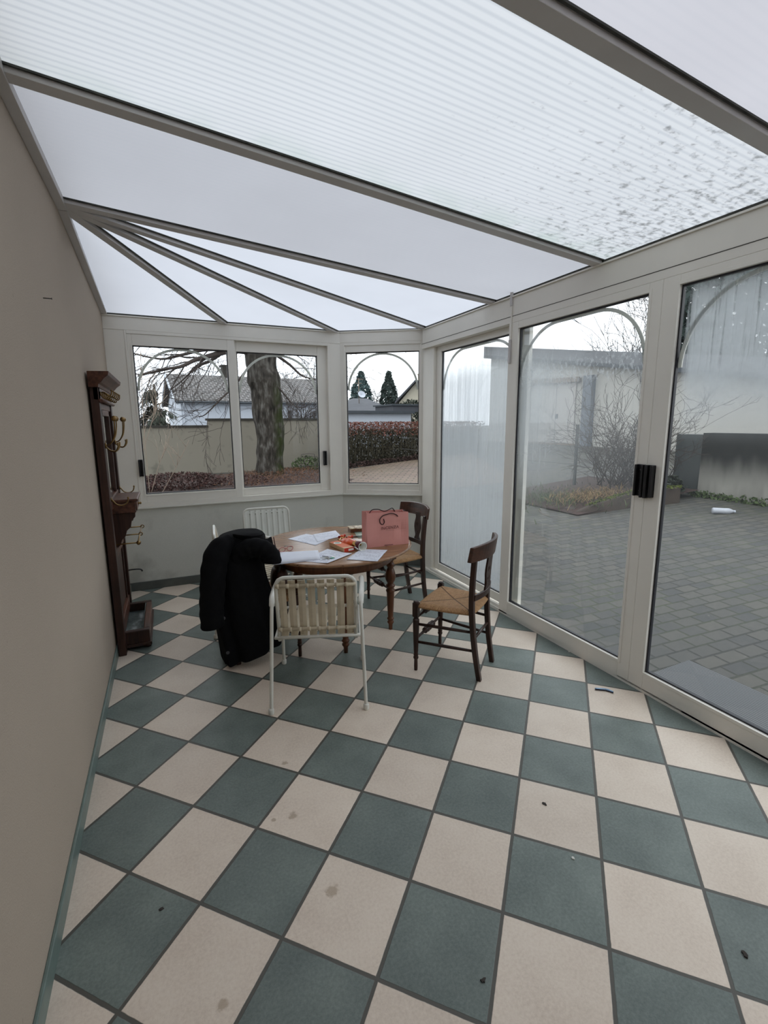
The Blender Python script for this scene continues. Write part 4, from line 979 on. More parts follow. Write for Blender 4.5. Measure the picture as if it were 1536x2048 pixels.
# cornice
m = MB(); pr = [(0, 0), (.055, 0), (.06, .02), (.075, .03), (.095, .055), (.12, .075), (.125, .10), (0, .10)]
n = len(pr); vs = [(x, -.03 - x * .25, 1.88 + z) for x, z in pr] + [(x, W_ + .03 + x * .25, 1.88 + z) for x, z in pr]
m.add(vs, [tuple(range(n)), tuple(range(2 * n - 1, n - 1, -1))] + [(i, (i + 1) % n, n + (i + 1) % n, n + i) for i in range(n)]); m.build('cornice', M['oldoak_y'], t, bevel=.002)
hb(.018, .05, .0, W_, 1.80, 1.885).build('hook_rail', M['oldoak_y'], t, bevel=.003)
m = MB(); m.tube([(.06, -.01, 1.795), (.06, W_ + .01, 1.795)], .012, 10); m.build('astragal', M['oldoak_y'], t)
for k in range(6):
    y = .09 + k * (W_ - .18) / 5
    m = MB(); m.lathe([(.014, 0), (.014, .004), (.006, .008)], 12, T(.05, y, 1.845) @ Mx.Rotation(math.pi / 2, 4, 'Y'))
    m.tube(smooth_path([(.052, y, 1.85), (.075, y, 1.853), (.10, y, 1.83), (.115, y, 1.84), (.118, y, 1.862)], 5), .0042, 8); m.tube(smooth_path([(.052, y, 1.84), (.07, y, 1.815), (.088, y, 1.812), (.095, y, 1.826)], 5), .004, 8)
    m.lathe([(.002, -.007), (.007, 0), (.002, .007)], 10, T(.118, y, 1.866)); m.build('small_hook', M['brass'], t)
hb(.018, .022, .20, W_ - .20, 1.14, 1.72).build('mirror_pane', M['mirror'], t)
for y0 in (.165, W_ - .20): hb(.018, .04, y0, y0 + .035, 1.12, 1.74).build('mirror_frame', M['oldoak'], t, bevel=.004)
hb(.018, .04, .165, W_ - .165, 1.70, 1.74).build('mirror_frame', M['oldoak_y'], t, bevel=.004)
for y in (.06, W_ - .06):                      # large double hooks with ball ends
    m = MB(); m.lathe([(.02, 0), (.02, .006), (.010, .010)], 14, T(.05, y, 1.50) @ Mx.Rotation(math.pi / 2, 4, 'Y'))
    hk = m.build('coat_hook', M['brass'], t)
    for sy in (-1, 1):
        m = MB(); m.tube(smooth_path([(.055, y, 1.50), (.085, y + sy * .012, 1.515), (.112, y + sy * .04, 1.56), (.122, y + sy * .062, 1.62), (.124, y + sy * .068, 1.665)], 6), .0045, 8)
        m.lathe([(.002, -.019), (.012, -.015), (.018, 0), (.012, .015), (.002, .019)], 14, T(.124, y + sy * .068, 1.68)); m.build('upper_arm', M['brass'], hk)
        m = MB(); m.tube(smooth_path([(.055, y, 1.49), (.08, y + sy * .015, 1.465), (.112, y + sy * .045, 1.462), (.13, y + sy * .06, 1.49), (.132, y + sy * .062, 1.51)], 6), .005, 8)
        m.lathe([(.002, -.008), (.008, 0), (.002, .008)], 10, T(.132, y + sy * .062, 1.515)); m.build('lower_arm', M['brass'], hk)
for y in (.06, W_ - .06):                      # lower single hooks beside the shelf
    m = MB(); m.lathe([(.016, 0), (.016, .005)], 12, T(.05, y, 1.13) @ Mx.Rotation(math.pi / 2, 4, 'Y'))
    m.tube(smooth_path([(.055, y, 1.13), (.08, y, 1.095), (.115, y, 1.085), (.145, y, 1.10), (.155, y, 1.13)], 6), .0045, 8)
    m.lathe([(.002, -.008), (.008, 0), (.002, .008)], 10, T(.155, y, 1.135)); m.build('small_hook', M['brass'], t)
# glove shelf: box with drawer on a scrolled bracket
sy0, sy1 = .22, W_ - .22
hb(.018, .205, sy0 - .02, sy1 + .02, 1.085, 1.105).build('shelf', M['oldoak_y'], t, bevel=.005)
hb(.018, .185, sy0, sy1, 1.0, 1.085).build('glove_box', M['oldoak_y'], t, bevel=.003)
dr = hb(.185, .193, sy0 + .03, sy1 - .03, 1.012, 1.075).build('drawer_front', M['oldoak_y'], t, bevel=.002)
m = MB(); m.lathe([(.012, 0), (.010, .004), (.006, .010), (.011, .018), (.004, .024)], 12, T(.193, (sy0 + sy1) / 2, 1.043) @ Mx.Rotation(math.pi / 2, 4, 'Y')); m.build('knob', M['brass'], dr)
for y in (sy0 + .02, sy1 - .05):
    m = MB(); pr = [(.018, .70), (.03, .70), (.045, .745), (.06, .76), (.075, .80), (.10, .825), (.112, .865), (.14, .89), (.15, .94), (.175, .965), (.178, 1.0), (.018, 1.0)]
    n = len(pr); vs = [(x, y, z) for x, z in pr] + [(x, y + .03, z) for x, z in pr]
    m.add(vs, [tuple(range(n)), tuple(range(2 * n - 1, n - 1, -1))] + [(i, (i + 1) % n, n + (i + 1) % n, n + i) for i in range(n)]); m.build('bracket', M['oldoak'], t, bevel=.002)
# umbrella rail
for z in (.80,):
    m = MB(); yA, yM, yB = .10, W_ * .5, W_ - .10
    for y in (yA, yM, yB): m.tube([(.03, y, z), (.19, y, z)], .0048, 8); m.lathe([(.016, 0), (.016, .005)], 12, T(.03, y, z) @ Mx.Rotation(math.pi / 2, 4, 'Y')); m.tube([(.19 + .012 * math.cos(a), y, z + .012 * math.sin(a)) for a in [2 * math.pi * k / 14 for k in range(14)]], .004, 6, close=True)
    m.tube([(.185, yA - .01, z), (.185, yB + .01, z)], .0048, 8); m.lathe([(.002, -.015), (.010, -.011), (.015, 0), (.010, .011), (.002, .015)], 12, T(.19, yA - .012, z)); m.build('umbrella_rail', M['brass'], t)
m = MB(); m.tube(smooth_path([(.02, W_ - .05, .42), (.08, W_ - .05, .425), (.14, W_ - .05, .42), (.155, W_ - .05, .40)], 5), .006, 8); m.build('iron_hook', M['black'], t)
m = MB(); hb(.018, .026, .19, W_ - .19, .24, .66).build('lower_panel', M['oldoak'], t, bevel=.003)
# drip tray
hb(.02, .205, .07, .115, .045, .145).build('tray_side', M['oldoak'], t, bevel=.006); hb(.02, .205, W_ - .115, W_ - .07, .045, .145).build('tray_side', M['oldoak'], t, bevel=.006)
hb(.165, .205, .115, W_ - .115, .045, .145).build('tray_front', M['oldoak_y'], t, bevel=.006)
hb(.012, .215, .06, W_ - .06, .025, .05).build('tray_base', M['oldoak'], t, bevel=.005)
m = MB(); m.box(.03, .163, .117, W_ - .117, .07, .078); m.box(.028, .034, .117, W_ - .117, .078, .14); m.box(.158, .164, .117, W_ - .117, .078, .14); m.build('metal_tray', M['zinc'], t)
for y in (.10, W_ - .10): m = MB(); m.lathe([(.012, 0), (.024, .006), (.028, .016), (.022, .025)], 14, T(.185, y, 0)); m.build('bun_foot', M['oldoak'], t)

# ------------------------------------------------------------------ odds and ends on floor and wall
a_, b_ = onz(1190, 1378, .006), onz(1226, 1383, .006)
t = thing('broken_pen', 'pale blue pen lying bent on a beige tile near the sliding doors', 'pen', (a_.x, a_.y, .0065), math.atan2(b_.y - a_.y, b_.x - a_.x))
L_ = (b_ - a_).length
m = MB(); m.tube([(0, .004, 0), (.005, .005, 0), (L_ * .6, .011, 0)], [.004, .006, .006], 12); m.build('barrel', M['blue_pen'], t)
m = MB(); m.tube([(L_ * .6, .011, 0), (L_ * .75, .008, 0), (L_, -.006, 0)], [.006, .006, .005], 12); m.build('cap', M['blue_pen'], t)
m = MB(); m.tube([(0, -.002, -.001), (L_ * .6, .004, -.001), (L_, -.012, -.001)], .0042, 8); m.build('clip', M['navy'], t)
p = onx(86, 596, XL); t = thing('wall_nail', 'thin rusty nail sticking out of the left wall', 'nail', p)
m = MB(); m.tube([(-.01, 0, 0), (.03, .01, .002)], .0022, 8); m.build('shank', M['wire'], t)
m = MB(); m.lathe([(.0045, 0), (.0045, .0015)], 10, T(.03, .01, .002) @ Mx.Rotation(math.pi / 2, 4, 'Y')); m.build('nail_head', M['wire'], t)
def flake(px, py, size, mat, label, cat='debris', name='debris_flake', seed=1, flat=.25):
    p = onz(px, py, 0); r = random.Random(seed); n = 9; m = MB()
    prof = [(size * (1 + .45 * r.uniform(-1, 1)) * math.cos(2 * math.pi * k / n), size * .7 * (1 + .45 * r.uniform(-1, 1)) * math.sin(2 * math.pi * k / n)) for k in range(n)]
    m.prism(prof, 0.0, size * flat); o = m.build(name, mat, bevel=size * .05); o.location = (p.x, p.y, 0.0002); o.rotation_euler = (0, 0, r.uniform(0, 6)); tag(o, label, cat)
flake(966, 1962, .0085, M['grit'], 'dark crumb on the green tile nearest the bottom centre', 'crumb', 'floor_crumb', 3, .5)
flake(1490, 1910, .010, M['grit'], 'dark crumb on the green tile by the right edge', 'crumb', 'floor_crumb', 4, .5)
flake(1089, 1608, .009, M['grit'], 'tiny black fleck on a beige tile in mid floor', 'crumb', 'floor_crumb', 5, .4)
flake(1146, 1717, .007, M['chalk'], 'tiny white crumb on a green tile', 'crumb', 'floor_crumb', 6, .5)
flake(1139, 1304, .010, M['chalk'], 'pale pebble against the sliding door sill under its middle', 'pebble', 'floor_pebble', 7, .6)
flake(1243, 1361, .007, M['chalk'], 'pale pebble against the door sill below the black handle', 'pebble', 'floor_pebble', 8, .6)
flake(323, 1818, .009, M['grit'], 'dark fleck on the dark tile near the left wall', 'crumb', 'floor_crumb', 9, .3)

# ================================================================== outdoors
# ---- ground
m = MB(); y0, y1 = -14, 60
xs = [-40, 1.75, 13, 60]
m.add([(x, y, gz(x) if x < 20 else gz(20)) for x in xs for y in (y0, y1)], [(2 * i, 2 * i + 2, 2 * i + 3, 2 * i + 1) for i in range(3)])
structure(m.build('ground', M['pavers']))
def patch(name, poly, mat, lift, bumpy=0.0, res=0.0, seed=0):
    """a thin slab lying on the ground, gridded inside its outline when bumpy"""
    m = MB()
    m.prism(poly, -0.05, lift, zf=lambda x, y: gz(x)); return structure(m.build(name, mat))
patch('path', [(2.4, 8.4), (6.4, 7.6), (9.6, 14.2), (4.0, 13.4)], M['brickpave'], 0.012)
m = MB()
def soil(u, v_):
    x, y = -5 + 9.2 * u, 9.2 + 7.0 * v_
    e = min(1, 8 * min(u, 1 - u, v_, 1 - v_))
    z = gz(x) + e * (.05 + .05 * mnoise.noise(V((x * 1.3, y * 1.3, 0))) + .03 * mnoise.noise(V((x * 6, y * 6, 3))) + .16 * math.exp(-((x - 1.9) ** 2 + (y - 13.2) ** 2) / 1.6)) - .02
    return (x, y, z)
m.grid(70, 60, soil); structure(m.build('garden_soil', M['soil']))

rg = random.Random(11)
def leaf_cloud(mb, n, size, fn, seed, asp=.5):
    """scattered small leaves: fn(r) returns a point and an outward direction"""
    r = random.Random(seed)
    for _ in range(n):
        p, nrm = fn(r); a = V((r.uniform(-1, 1), r.uniform(-1, 1), r.uniform(-1, 1))).normalized()
        b_ = a.cross(V((r.uniform(-1, 1), r.uniform(-1, 1), r.uniform(-1, 1)))).normalized(); s_ = size * r.uniform(.6, 1.4)
        mb.add([p - a * s_, p + b_ * s_ * asp, p + a * s_, p - b_ * s_ * asp], [(0, 1, 2, 3)])
def ell(c, rx, ry, rz, fill=.55):
    def f(r):
        d = V((r.gauss(0, 1), r.gauss(0, 1), r.gauss(0, 1))).normalized(); k = fill + (1 - fill) * r.random() ** .5
        return V(c) + V((d.x * rx * k, d.y * ry * k, d.z * rz * k)), d
    return f
def grow(mb, p, d, L, rad, depth, r, droop=0.0, n=5, kids=3, wob=.35, stop=.004):
    """a bare branch with side twigs"""
    pts = [V(p)]; d = V(d).normalized(); k = 5
    for i in range(k):
        d = (d + V((r.uniform(-1, 1), r.uniform(-1, 1), r.uniform(-1, 1) - droop)) * wob * .5).normalized(); pts.append(pts[-1] + d * L / k)
    rad_ = [max(rad * (1 - .75 * i / k), stop) for i in range(k + 1)]
    mb.tube(pts, rad_, n)
    if depth > 0:
        for q in range(kids):
            i = r.randint(1, k); dd = (pts[i] - pts[i - 1]).normalized()
            nd = (dd + V((r.uniform(-1, 1), r.uniform(-1, 1), r.uniform(-.8, .9))) * .8).normalized()
            grow(mb, pts[i], nd, L * r.uniform(.45, .7), rad_[i] * .6, depth - 1, r, droop, max(3, n - 1), kids, wob, stop)
        
# ---- rendered garden wall with step
t = thing('garden_wall', 'weathered grey rendered garden wall with stepped dark coping behind the big tree', 'wall', (0, 16.3, 0))
m = MB(); m.box(-16, .40, 0, .3, -.2, 1.52); m.build('low_section', M['render'], t)
m = MB(); m.box(.40, 5.2, -.02, .3, -.2, 1.74); m.build('high_section', M['render'], t)
m = MB(); m.box(-16, .40, -.05, .35, 1.52, 1.585); m.build('coping', M['coping'], t)
m = MB(); m.box(.34, 5.25, -.07, .35, 1.74, 1.81); m.build('coping', M['coping'], t)

# ---- the big bare tree
t = thing('bare_tree', 'thick mossy trunk of a bare tree in front of the garden wall', 'tree', (1.85, 13.3, 0))
TB = V((1.85, 13.3, 0)); Y_ = 13.3
pts, rad = [], []
for px, py, wd in ((545, 972, 70), (543, 955, 58), (541, 930, 53), (540, 900, 53), (540, 870, 55), (538, 840, 58), (535, 810, 58), (532, 780, 60), (528, 760, 66), (524, 740, 60), (522, 720, 62), (519, 695, 66), (516, 660, 66), (512, 620, 60)):
    p = ony(px, py, Y_); pts.append(p - TB); rad.append(wd / 2 * (p - CAM).dot(F_) / FPX)
m = MB(); P = smooth_path(pts, 5); R2 = []
for i in range(len(P)): a = i / 5; k = min(int(a), len(rad) - 2); R2.append((rad[k] * (1 - (a - k)) + rad[k + 1] * (a - k)))
b0 = len(m.v); m.tube(P, R2, 28)
for i in range(len(m.v)):
    p = V(m.v[i]); c = P[min(i // 28, len(P) - 1)]; d = p - c
    s_ = 1 + .16 * mnoise.noise(V((p.x * 2.5, p.y * 2.5, p.z * 1.2))) + .10 * mnoise.noise(V((p.x * 7, p.y * 7, p.z * 3)))
    m.v[i] = tuple(c + d * s_)
m.build('trunk', M['mossbark'], t)
m = MB(); r = random.Random(5)
limbs = [([(505, 700), (455, 703), (412, 714), (390, 720), (362, 733), (326, 739), (276, 752)], [13.2, 12.9, 12.6, 12.4, 12.2, 12.0, 11.8], .085),
         ([(505, 690), (455, 698), (405, 700), (355, 712), (320, 718), (262, 706)], [13.2, 12.8, 12.5, 12.4, 12.4, 12.5], .065),
         ([(500, 705), (452, 704), (420, 722), (396, 732), (378, 748), (360, 765)], [13.2, 13.1, 13.0, 12.9, 12.8, 12.7], .06),
         ([(500, 730), (470, 770), (440, 800), (412, 828), (398, 834)], [13.2, 13.0, 12.9, 12.8, 12.8], .035),
         ([(545, 705), (580, 730), (605, 752), (640, 760)], [13.3, 13.2, 13.1, 13.0], .05),
         ([(548, 690), (575, 700), (610, 700), (660, 712)], [13.3, 13.0, 12.7, 12.5], .07),
         ([(545, 760), (570, 790), (590, 812), (612, 815)], [13.1, 12.9, 12.8, 12.7], .03),
         ([(530, 660), (600, 690), (680, 706), (752, 704)], [13.3, 12.9, 12.5, 12.2], .07),
         ([(500, 660), (430, 640), (340, 660), (270, 690)], [13.3, 12.6, 12.2, 12.0], .09)]
for pxs, ys, r0 in limbs:
    q = [ony(a, b_, y) - TB for (a, b_), y in zip(pxs, ys)]; q = smooth_path(q, 4); k = len(q)
    m.tube(q, [max(.010, r0 * (1 - .8 * i / k)) for i in range(k)], 7)
    for i in range(3, k, 2):
        d = (q[i] - q[i - 1]).normalized(); nd = (d + V((r.uniform(-.7, .7), r.uniform(-.7, .7), r.uniform(-.9, .7)))).normalized()
        grow(m, q[i], nd, r.uniform(.7, 1.5), r0 * .32 * (1 - .5 * i / k), 2, r, .15, 5, 3, .45, .0045)
for k in range(9):
    a = r.uniform(0, 6.28); grow(m, P[-1] + V((0, 0, -r.uniform(0, .6))), (math.cos(a), math.sin(a), r.uniform(.3, 1.2)), r.uniform(1.8, 3), .09, 2, r, 0, 6, 4, .4, .006)
m.build('branches', M['twig'], t)
# mulch around its foot
m = MB()
leaf_cloud(m, 2600, .05, lambda r: ((lambda x, y: (V((x, y, gz(x) + .09 + r.uniform(0, .07) + .16 * math.exp(-((x - 1.9) ** 2 + (y - 13.2) ** 2) / 1.6))), None))(1.9 + r.gauss(0, 1.0), 12.7 + r.gauss(0, .9))), 3, .14)
tag(m.build('straw_mulch', M['mulch']), 'straw and dead leaves strewn around the foot of the mossy tree', 'mulch', None, 'stuff')
m = MB(); leaf_cloud(m, 2600, .032, ell((-.75, 12.2, .16), 1.15, .5, .26), 8, .6); leaf_cloud(m, 500, .03, ell((.9, 12.2, .10), .7, .4, .16), 9, .6)
tag(m.build('copper_leaves', M['deadleaf']), 'dead copper coloured leaves heaped below the left sash', 'leaves', None, 'stuff')
m = MB(); leaf_cloud(m, 700, .05, ell((3.35, 14.6, .25), .55, .4, .3), 10, .35)
tag(m.build('weed_clump', M['ivy']), 'green weed clump right of the mossy tree', 'weeds', None, 'stuff')
# rusty hoop among the weeds
t = thing('wire_hoop', 'dark wire garden hoop standing before the green weeds', 'garden hoop', ony(617, 945, 13.6))
for dx, h in ((0, .58), (.09, .50)):
    m = MB(); m.tube(smooth_path([(-.22 + dx, 0, -.2), (-.22 + dx, 0, h * .85), (-.15 + dx, 0, h), (.15 + dx, 0, h), (.22 + dx, 0, h * .85), (.22 + dx, 0, -.2)], 4), .009, 6); m.build('hoop', M['wire'], t)
# pale saplings close to the glass on the left
for i, (px0, py0, px1, py1, px2, py2, y) in enumerate(((300, 990, 288, 860, 281, 700, 9.2), (303, 985, 318, 930, 330, 900, 9.6), (290, 860, 305, 830, 335, 790, 9.4), (286, 905, 302, 850, 312, 815, 9.9), (322, 990, 352, 935, 378, 880, 10.4))):
    q = [ony(px0, py0, y), ony(px1, py1, y), ony(px2, py2, y)]
    if q[0].z > .3: q = [V((q[0].x - .3, y, 0.0))] + q
    t = thing('sapling', ('tallest pale bare stem by the left edge of the sliding window', 'short pale bare stem leaning right, low in the left sash', 'pale bare stem forking in front of the cedar', 'thin pale bare stem below the cedar', 'pale bare stem leaning over the copper leaves')[i], 'sapling', q[0])
    m = MB(); m.tube([p - q[0] for p in smooth_path(q, 5)], .0065, 6); r = random.Random(i)
    for k in range(4): p = q[-1].lerp(q[-2], r.random()) - q[0]; grow(m, p, (r.uniform(-.6, .6), .1, 1), .5, .007, 1, r, 0, 4, 2, .4, .003)
    m.build('stem', M['twig_pale'], t)

# ---- cedar behind the wall, bare thicket, conifers
def plant(name, label, cat, loc, foliage, fmat, stem=None, smat=None, group=None):
    t = thing(name, label, cat, loc, 0, group)
    if stem: stem.build('trunk', smat, t)
    if foliage: foliage.build('foliage', fmat, t)
    return t
c = ony(315, 850, 20.5)
m = MB(); st = MB(); r = random.Random(21); st.tube([(0, 0, -1.7), (0, 0, 1.6)], [.12, .04], 7)
for k in range(46):
    z = r.uniform(-1.2, 1.35); a = r.uniform(0, 6.28); L_ = (1.55 - z) * .55 * r.uniform(.7, 1.1) + .25
    q = [V((0, 0, z)), V((math.cos(a) * L_ * .5, math.sin(a) * L_ * .5, z + .12)), V((math.cos(a) * L_, math.sin(a) * L_, z - .12 * L_))]
    st.tube(q, [.03, .02, .008], 4)
    for j in range(100):
        u = r.random(); p = q[0].lerp(q[1], u * 2) if u < .5 else q[1].lerp(q[2], u * 2 - 1)
        p = p + V((r.gauss(0, .07), r.gauss(0, .07), -abs(r.gauss(0, .12)))); s_ = .15
        d = V((math.cos(a) * .5, math.sin(a) * .5, -.8)).normalized() * s_; e = V((-math.sin(a), math.cos(a), 0)) * .022
        m.add([p, p + d * .5 + e, p + d, p + d * .5 - e], [(0, 1, 2, 3)])
plant('cedar', 'drooping dark evergreen tree above the low part of the garden wall', 'tree', c, m, M['evergreen'], st, M['bark'])
for i, (px, y, h, lab) in enumerate(((285, 26, 3.2, 'bare twiggy tree at the far left behind the evergreen'), (600, 25, 4.0, 'bare twiggy tree between the trunk and the right sash edge'), (400, 43, 7.5, 'bare tree rising behind the tiled roof left of the chimney'), (596, 44, 7.5, 'bare tree rising behind the tiled roof right of the trunk'))):
    p = ony(px, 845, y); p.z = 0; m = MB(); r = random.Random(31 + i)
    for k in range(7): grow(m, (r.uniform(-.2, .2), r.uniform(-.2, .2), 0), (r.uniform(-.5, .5), r.uniform(-.5, .5), 1.6), h * r.uniform(.6, .8), .05, 3, r, 0, 4, 4, .45, .009 if y < 30 else .014)
    t = thing('bare_thicket', lab, 'tree', p); m.build('branches', M['twig'], t)
for px, hw, y, seed, lab in ((723, 24, 42, 1, 'left of the two tall dark conifers beyond the hedge'), (778, 19, 42, 2, 'right of the two tall dark conifers beyond the hedge')):
    b_ = ony(px, 830, y); tp = ony(px, 744, y); d = (b_ - CAM).dot(F_); rx = 1.25 * hw * d / FPX; h = tp.z
    m = MB(); r = random.Random(seed); st = MB(); st.tube([(0, 0, 0), (0, 0, h * .85)], [.2, .05], 6)
    core = MB()
    def cone(r, h=h, rx=rx):
        u = r.random() ** 1.3; z = h * (.1 + .9 * u); rad_ = rx * min(1.25 - .9 * u, 1.0) * (1 - .75 * max(0, u - .75) / .25) ; a = r.uniform(0, 6.28); k = .75 + .25 * r.random()
        return V((math.cos(a) * rad_ * k, math.sin(a) * rad_ * k, z)), None
    leaf_cloud(m, 2800, .20, cone, seed, .45)
    plant('conifer', lab, 'tree', (b_.x, y, 0), m, M['conifer2'] if seed == 1 else M['conifer'], st, M['bark'])

# ---- hedge
t = thing('hedge', 'red brown beech hedge with bare stems beyond the brick paving', 'hedge', (5.6, 14.5, .2))
m = MB(); r = random.Random(7)
for k in range(520):
    x = r.uniform(-1.7, 4.6); y = r.uniform(-.35, .35); z0 = gz(5.6 + x) - .2
    q = [V((x, y, z0)), V((x + r.uniform(-.1, .1), y + r.uniform(-.1, .1), z0 + .7)), V((x + r.uniform(-.25, .25), y + r.uniform(-.15, .15), r.uniform(1.15, 1.5)))]
    m.tube(q, [.011, .008, .003], 4)
m.build('stems', M['twig_green'], t)
def hz(r):
    x = r.uniform(-1.8, 4.6); u = r.random(); lo = .95 if x > -.9 else .25
    return V((x, r.uniform(-.45, .4), lo + (1.46 - lo) * u ** .6)), None
m = MB(); leaf_cloud(m, 5200, .036, hz, 12, .55); m.build('beech_leaves', M['redleaf'], t)
m = MB(); leaf_cloud(m, 12000, .05, lambda r: (V((r.uniform(-1.2, 4.6), r.uniform(-.30, .42), r.uniform(.05, 1.2))), None), 13, .4); m.build('green_twigs', M['twig_green'], t)
m = MB(); leaf_cloud(m, 1500, .05, lambda r: (lambda x: (V((x, 13.75 + .25 * r.random(), gz(x) + .02 + .16 * r.random() ** 2)), None))(r.uniform(3.8, 9.5)), 14, .5)
tag(m.build('leaf_litter', M['soil']), 'dark leaf litter along the foot of the hedge', 'leaves', None, 'stuff')

# ---- houses
def roof_prism(mb, x0, x1, y0, y1, ze, zrg, th=.12, ov=.25, ovx=.3):
    ym = (y0 + y1) / 2
    for ys, yr in ((y0 - ov, ym), (y1 + ov, ym)):
        zz = ze - ov * (zrg - ze) / (ym - y0)
        mb.hexa([(x0 - ovx, ys, zz), (x1 + ovx, ys, zz), (x1 + ovx, yr, zrg), (x0 - ovx, yr, zrg), (x0 - ovx, ys, zz + th), (x1 + ovx, ys, zz + th), (x1 + ovx, yr, zrg + th), (x0 - ovx, yr, zrg + th)])
P1 = ony(361, 800, 30); HZ = P1.z
t = thing('white_house', 'long white house with grey tiled roof behind the garden wall', 'house', (P1.x, 30, 0), math.radians(4.5))
HW, HD = 10.0, 8.0; RZ = ony(340, 752, 34).z
m = MB(); m.box(0, HW, 0, HD, 0, HZ); m.add([(0, 0, HZ), (0, HD, HZ), (0, HD / 2, RZ), (HW, 0, HZ), (HW, HD, HZ), (HW, HD / 2, RZ)], [(0, 2, 1), (3, 4, 5), (0, 3, 5, 2), (1, 2, 5, 4)]); m.build('walls', M['housewhite'], t)
m = MB(); roof_prism(m, 0, HW, 0, HD, HZ, RZ, .14, .35, .35); m.build('roof', M['rooftile'], t)
for ys in (0, 1):
    m = MB(); y0, y1 = (-.36, HD / 2) if ys == 0 else (HD + .36, HD / 2); zz = HZ - .36 * (RZ - HZ) / (HD / 2)
    m.hexa([(-.42, y0, zz - .06), (-.36, y0, zz - .06), (-.36, y1, RZ - .06), (-.42, y1, RZ - .06), (-.42, y0, zz + .18), (-.36, y0, zz + .18), (-.36, y1, RZ + .18), (-.42, y1, RZ + .18)]); m.build('barge_board', M['housewhite'], t)
m = MB(); m.box(-.3, HW, -.30, -.0, HZ - .22, HZ - .12); m.build('eaves_board', M['housewhite'], t)
m = MB(); m.tube([(-.3, -.42, HZ - .12), (HW, -.42, HZ - .12)], .06, 8); m.build('gutter', M['gutter'], t)
m = MB(); m.tube(smooth_path([(.12, -.40, HZ - .15), (.12, -.3, HZ - .32), (.12, -.07, HZ - .5), (.12, -.06, HZ - .7), (.12, -.06, 0)], 4), .05, 8); m.build('downpipe', M['housewhite'], t)
m = MB(); m.box(3.2, 3.9, HD / 2 - .3, HD / 2 + .3, RZ - .2, RZ + .75); m.box(3.12, 3.98, HD / 2 - .38, HD / 2 + .38, RZ + .75, RZ + .85); m.build('chimney', M['coping'], t)
for px0, px1 in ((573, 586), (627, 636)):
    for_x = [((ony(q, 815, 30.6).x - P1.x)) for q in (px0, px1)]
    m = MB(); m.box(for_x[0], for_x[1], -.03, .05, 1.0, HZ - .55); f = m.build('window_frame', M['housewhite'], t)
    m = MB(); m.box(for_x[0] + .05, for_x[1] - .05, -.05, -.02, 1.05, HZ - .6); m.build('window_pane', M['slate'], f)
# low outbuilding and hip roof behind the hedge
t = thing('low_outbuilding', 'low white outbuilding with dark gutter above the hedge', 'outbuilding', (7.3, 21, 0))
q0, q1 = ony(689, 822, 21), ony(822, 822, 21); gz1 = ony(750, 827, 21).z; gz0 = ony(750, 840, 21).z
m = MB(); m.box(q0.x - 7.3 - .6, q1.x - 7.3, 0, 2.4, 0, gz1); m.build('wall', M['housewhite'], t)
m = MB(); m.box(q0.x - 7.3 - .7, q1.x - 7.3 + .1, -.25, 2.5, gz1, gz1 + .13); m.build('gutter_edge', M['gutter'], t)
m = MB(); x0, x1 = ony(786, 812, 21.5).x - 7.3, ony(832, 812, 21.5).x - 7.3; zt = ony(800, 808, 21.5).z
m.box(x0, x1 + .6, .5, 2.8, gz1 + .1, zt - .08); m.build('raised_roof', M['slate'], t)
m = MB(); m.box(x0 - .1, x1 + .7, .4, 2.9, zt - .08, zt); m.build('flashing', M['gutter'], t)
t = thing('hipped_house', 'small house whose grey hipped roof shows below the left conifer', 'house', (8.3, 25, 0))
A0, A1, A2, A3 = ony(676, 822, 25), ony(718, 795, 27), ony(746, 796, 27), ony(795, 824, 25)
x = [p.x - 8.3 for p in (A0, A1, A2, A3)]; ze, zt = A0.z, A1.z
m = MB(); m.add([(x[0], 0, ze), (x[3], 0, ze), (x[3], 6, ze), (x[0], 6, ze), (x[1], 3, zt), (x[2], 3, zt)], [(0, 1, 5, 4), (1, 2, 5), (2, 3, 4, 5), (3, 0, 4), (0, 3, 2, 1)]); m.build('roof', M['slate'], t)
m = MB(); m.box(x[0] + .3, x[3] - .3, .3, 5.7, 0, ze); m.build('walls', M['housewhite'], t)
p = ony(718, 790, 26.2) - V((8.3, 25, 0)); mr = ony(717, 757, 26.2) - V((8.3, 25, 0))
m = MB(); m.tube([p - V((0, 0, .5)), mr], .022, 6); m.tube([mr + V((-.35, 0, -.05)), mr + V((.3, 0, -.05))], .016, 6); m.tube([mr + V((-.25, 0, -.28)), mr + V((.2, 0, -.28))], .016, 6); m.build('aerial', M['twig_pale'], t)
m = MB(); m.lathe([(.005, 0), (.12, .015), (.22, .06), (.235, .07)], 18, T(*(p + V((.1, -.15, .0)))) @ Mx.Rotation(math.radians(60), 4, 'X'), cap=False); m.build('dish', M['housewhite'], t, solid=.015)
t = thing('cream_house', 'cream gabled house at the right edge of the corner window', 'house', (18.4, 35, 0), math.radians(-34))
a, b_, c_ = ony(795, 804, 35), ony(833, 760, 35), ony(872, 804, 35); ox = V((18.4, 35, 0)); a, b_, c_ = a - ox, b_ - ox, c_ - ox
m = MB(); m.add([(a.x + .3, y, 0) for y in (0, 9)] + [(c_.x - .3, y, 0) for y in (0, 9)] + [(a.x + .3, y, a.z) for y in (0, 9)] + [(c_.x - .3, y, c_.z) for y in (0, 9)] + [(b_.x, y, b_.z - .15) for y in (0, 9)],
              [(0, 2, 6, 8, 4), (1, 5, 9, 7, 3), (0, 4, 5, 1), (2, 3, 7, 6), (4, 8, 9, 5), (8, 6, 7, 9)]); m.build('walls', M['cream'], t)
m = MB()
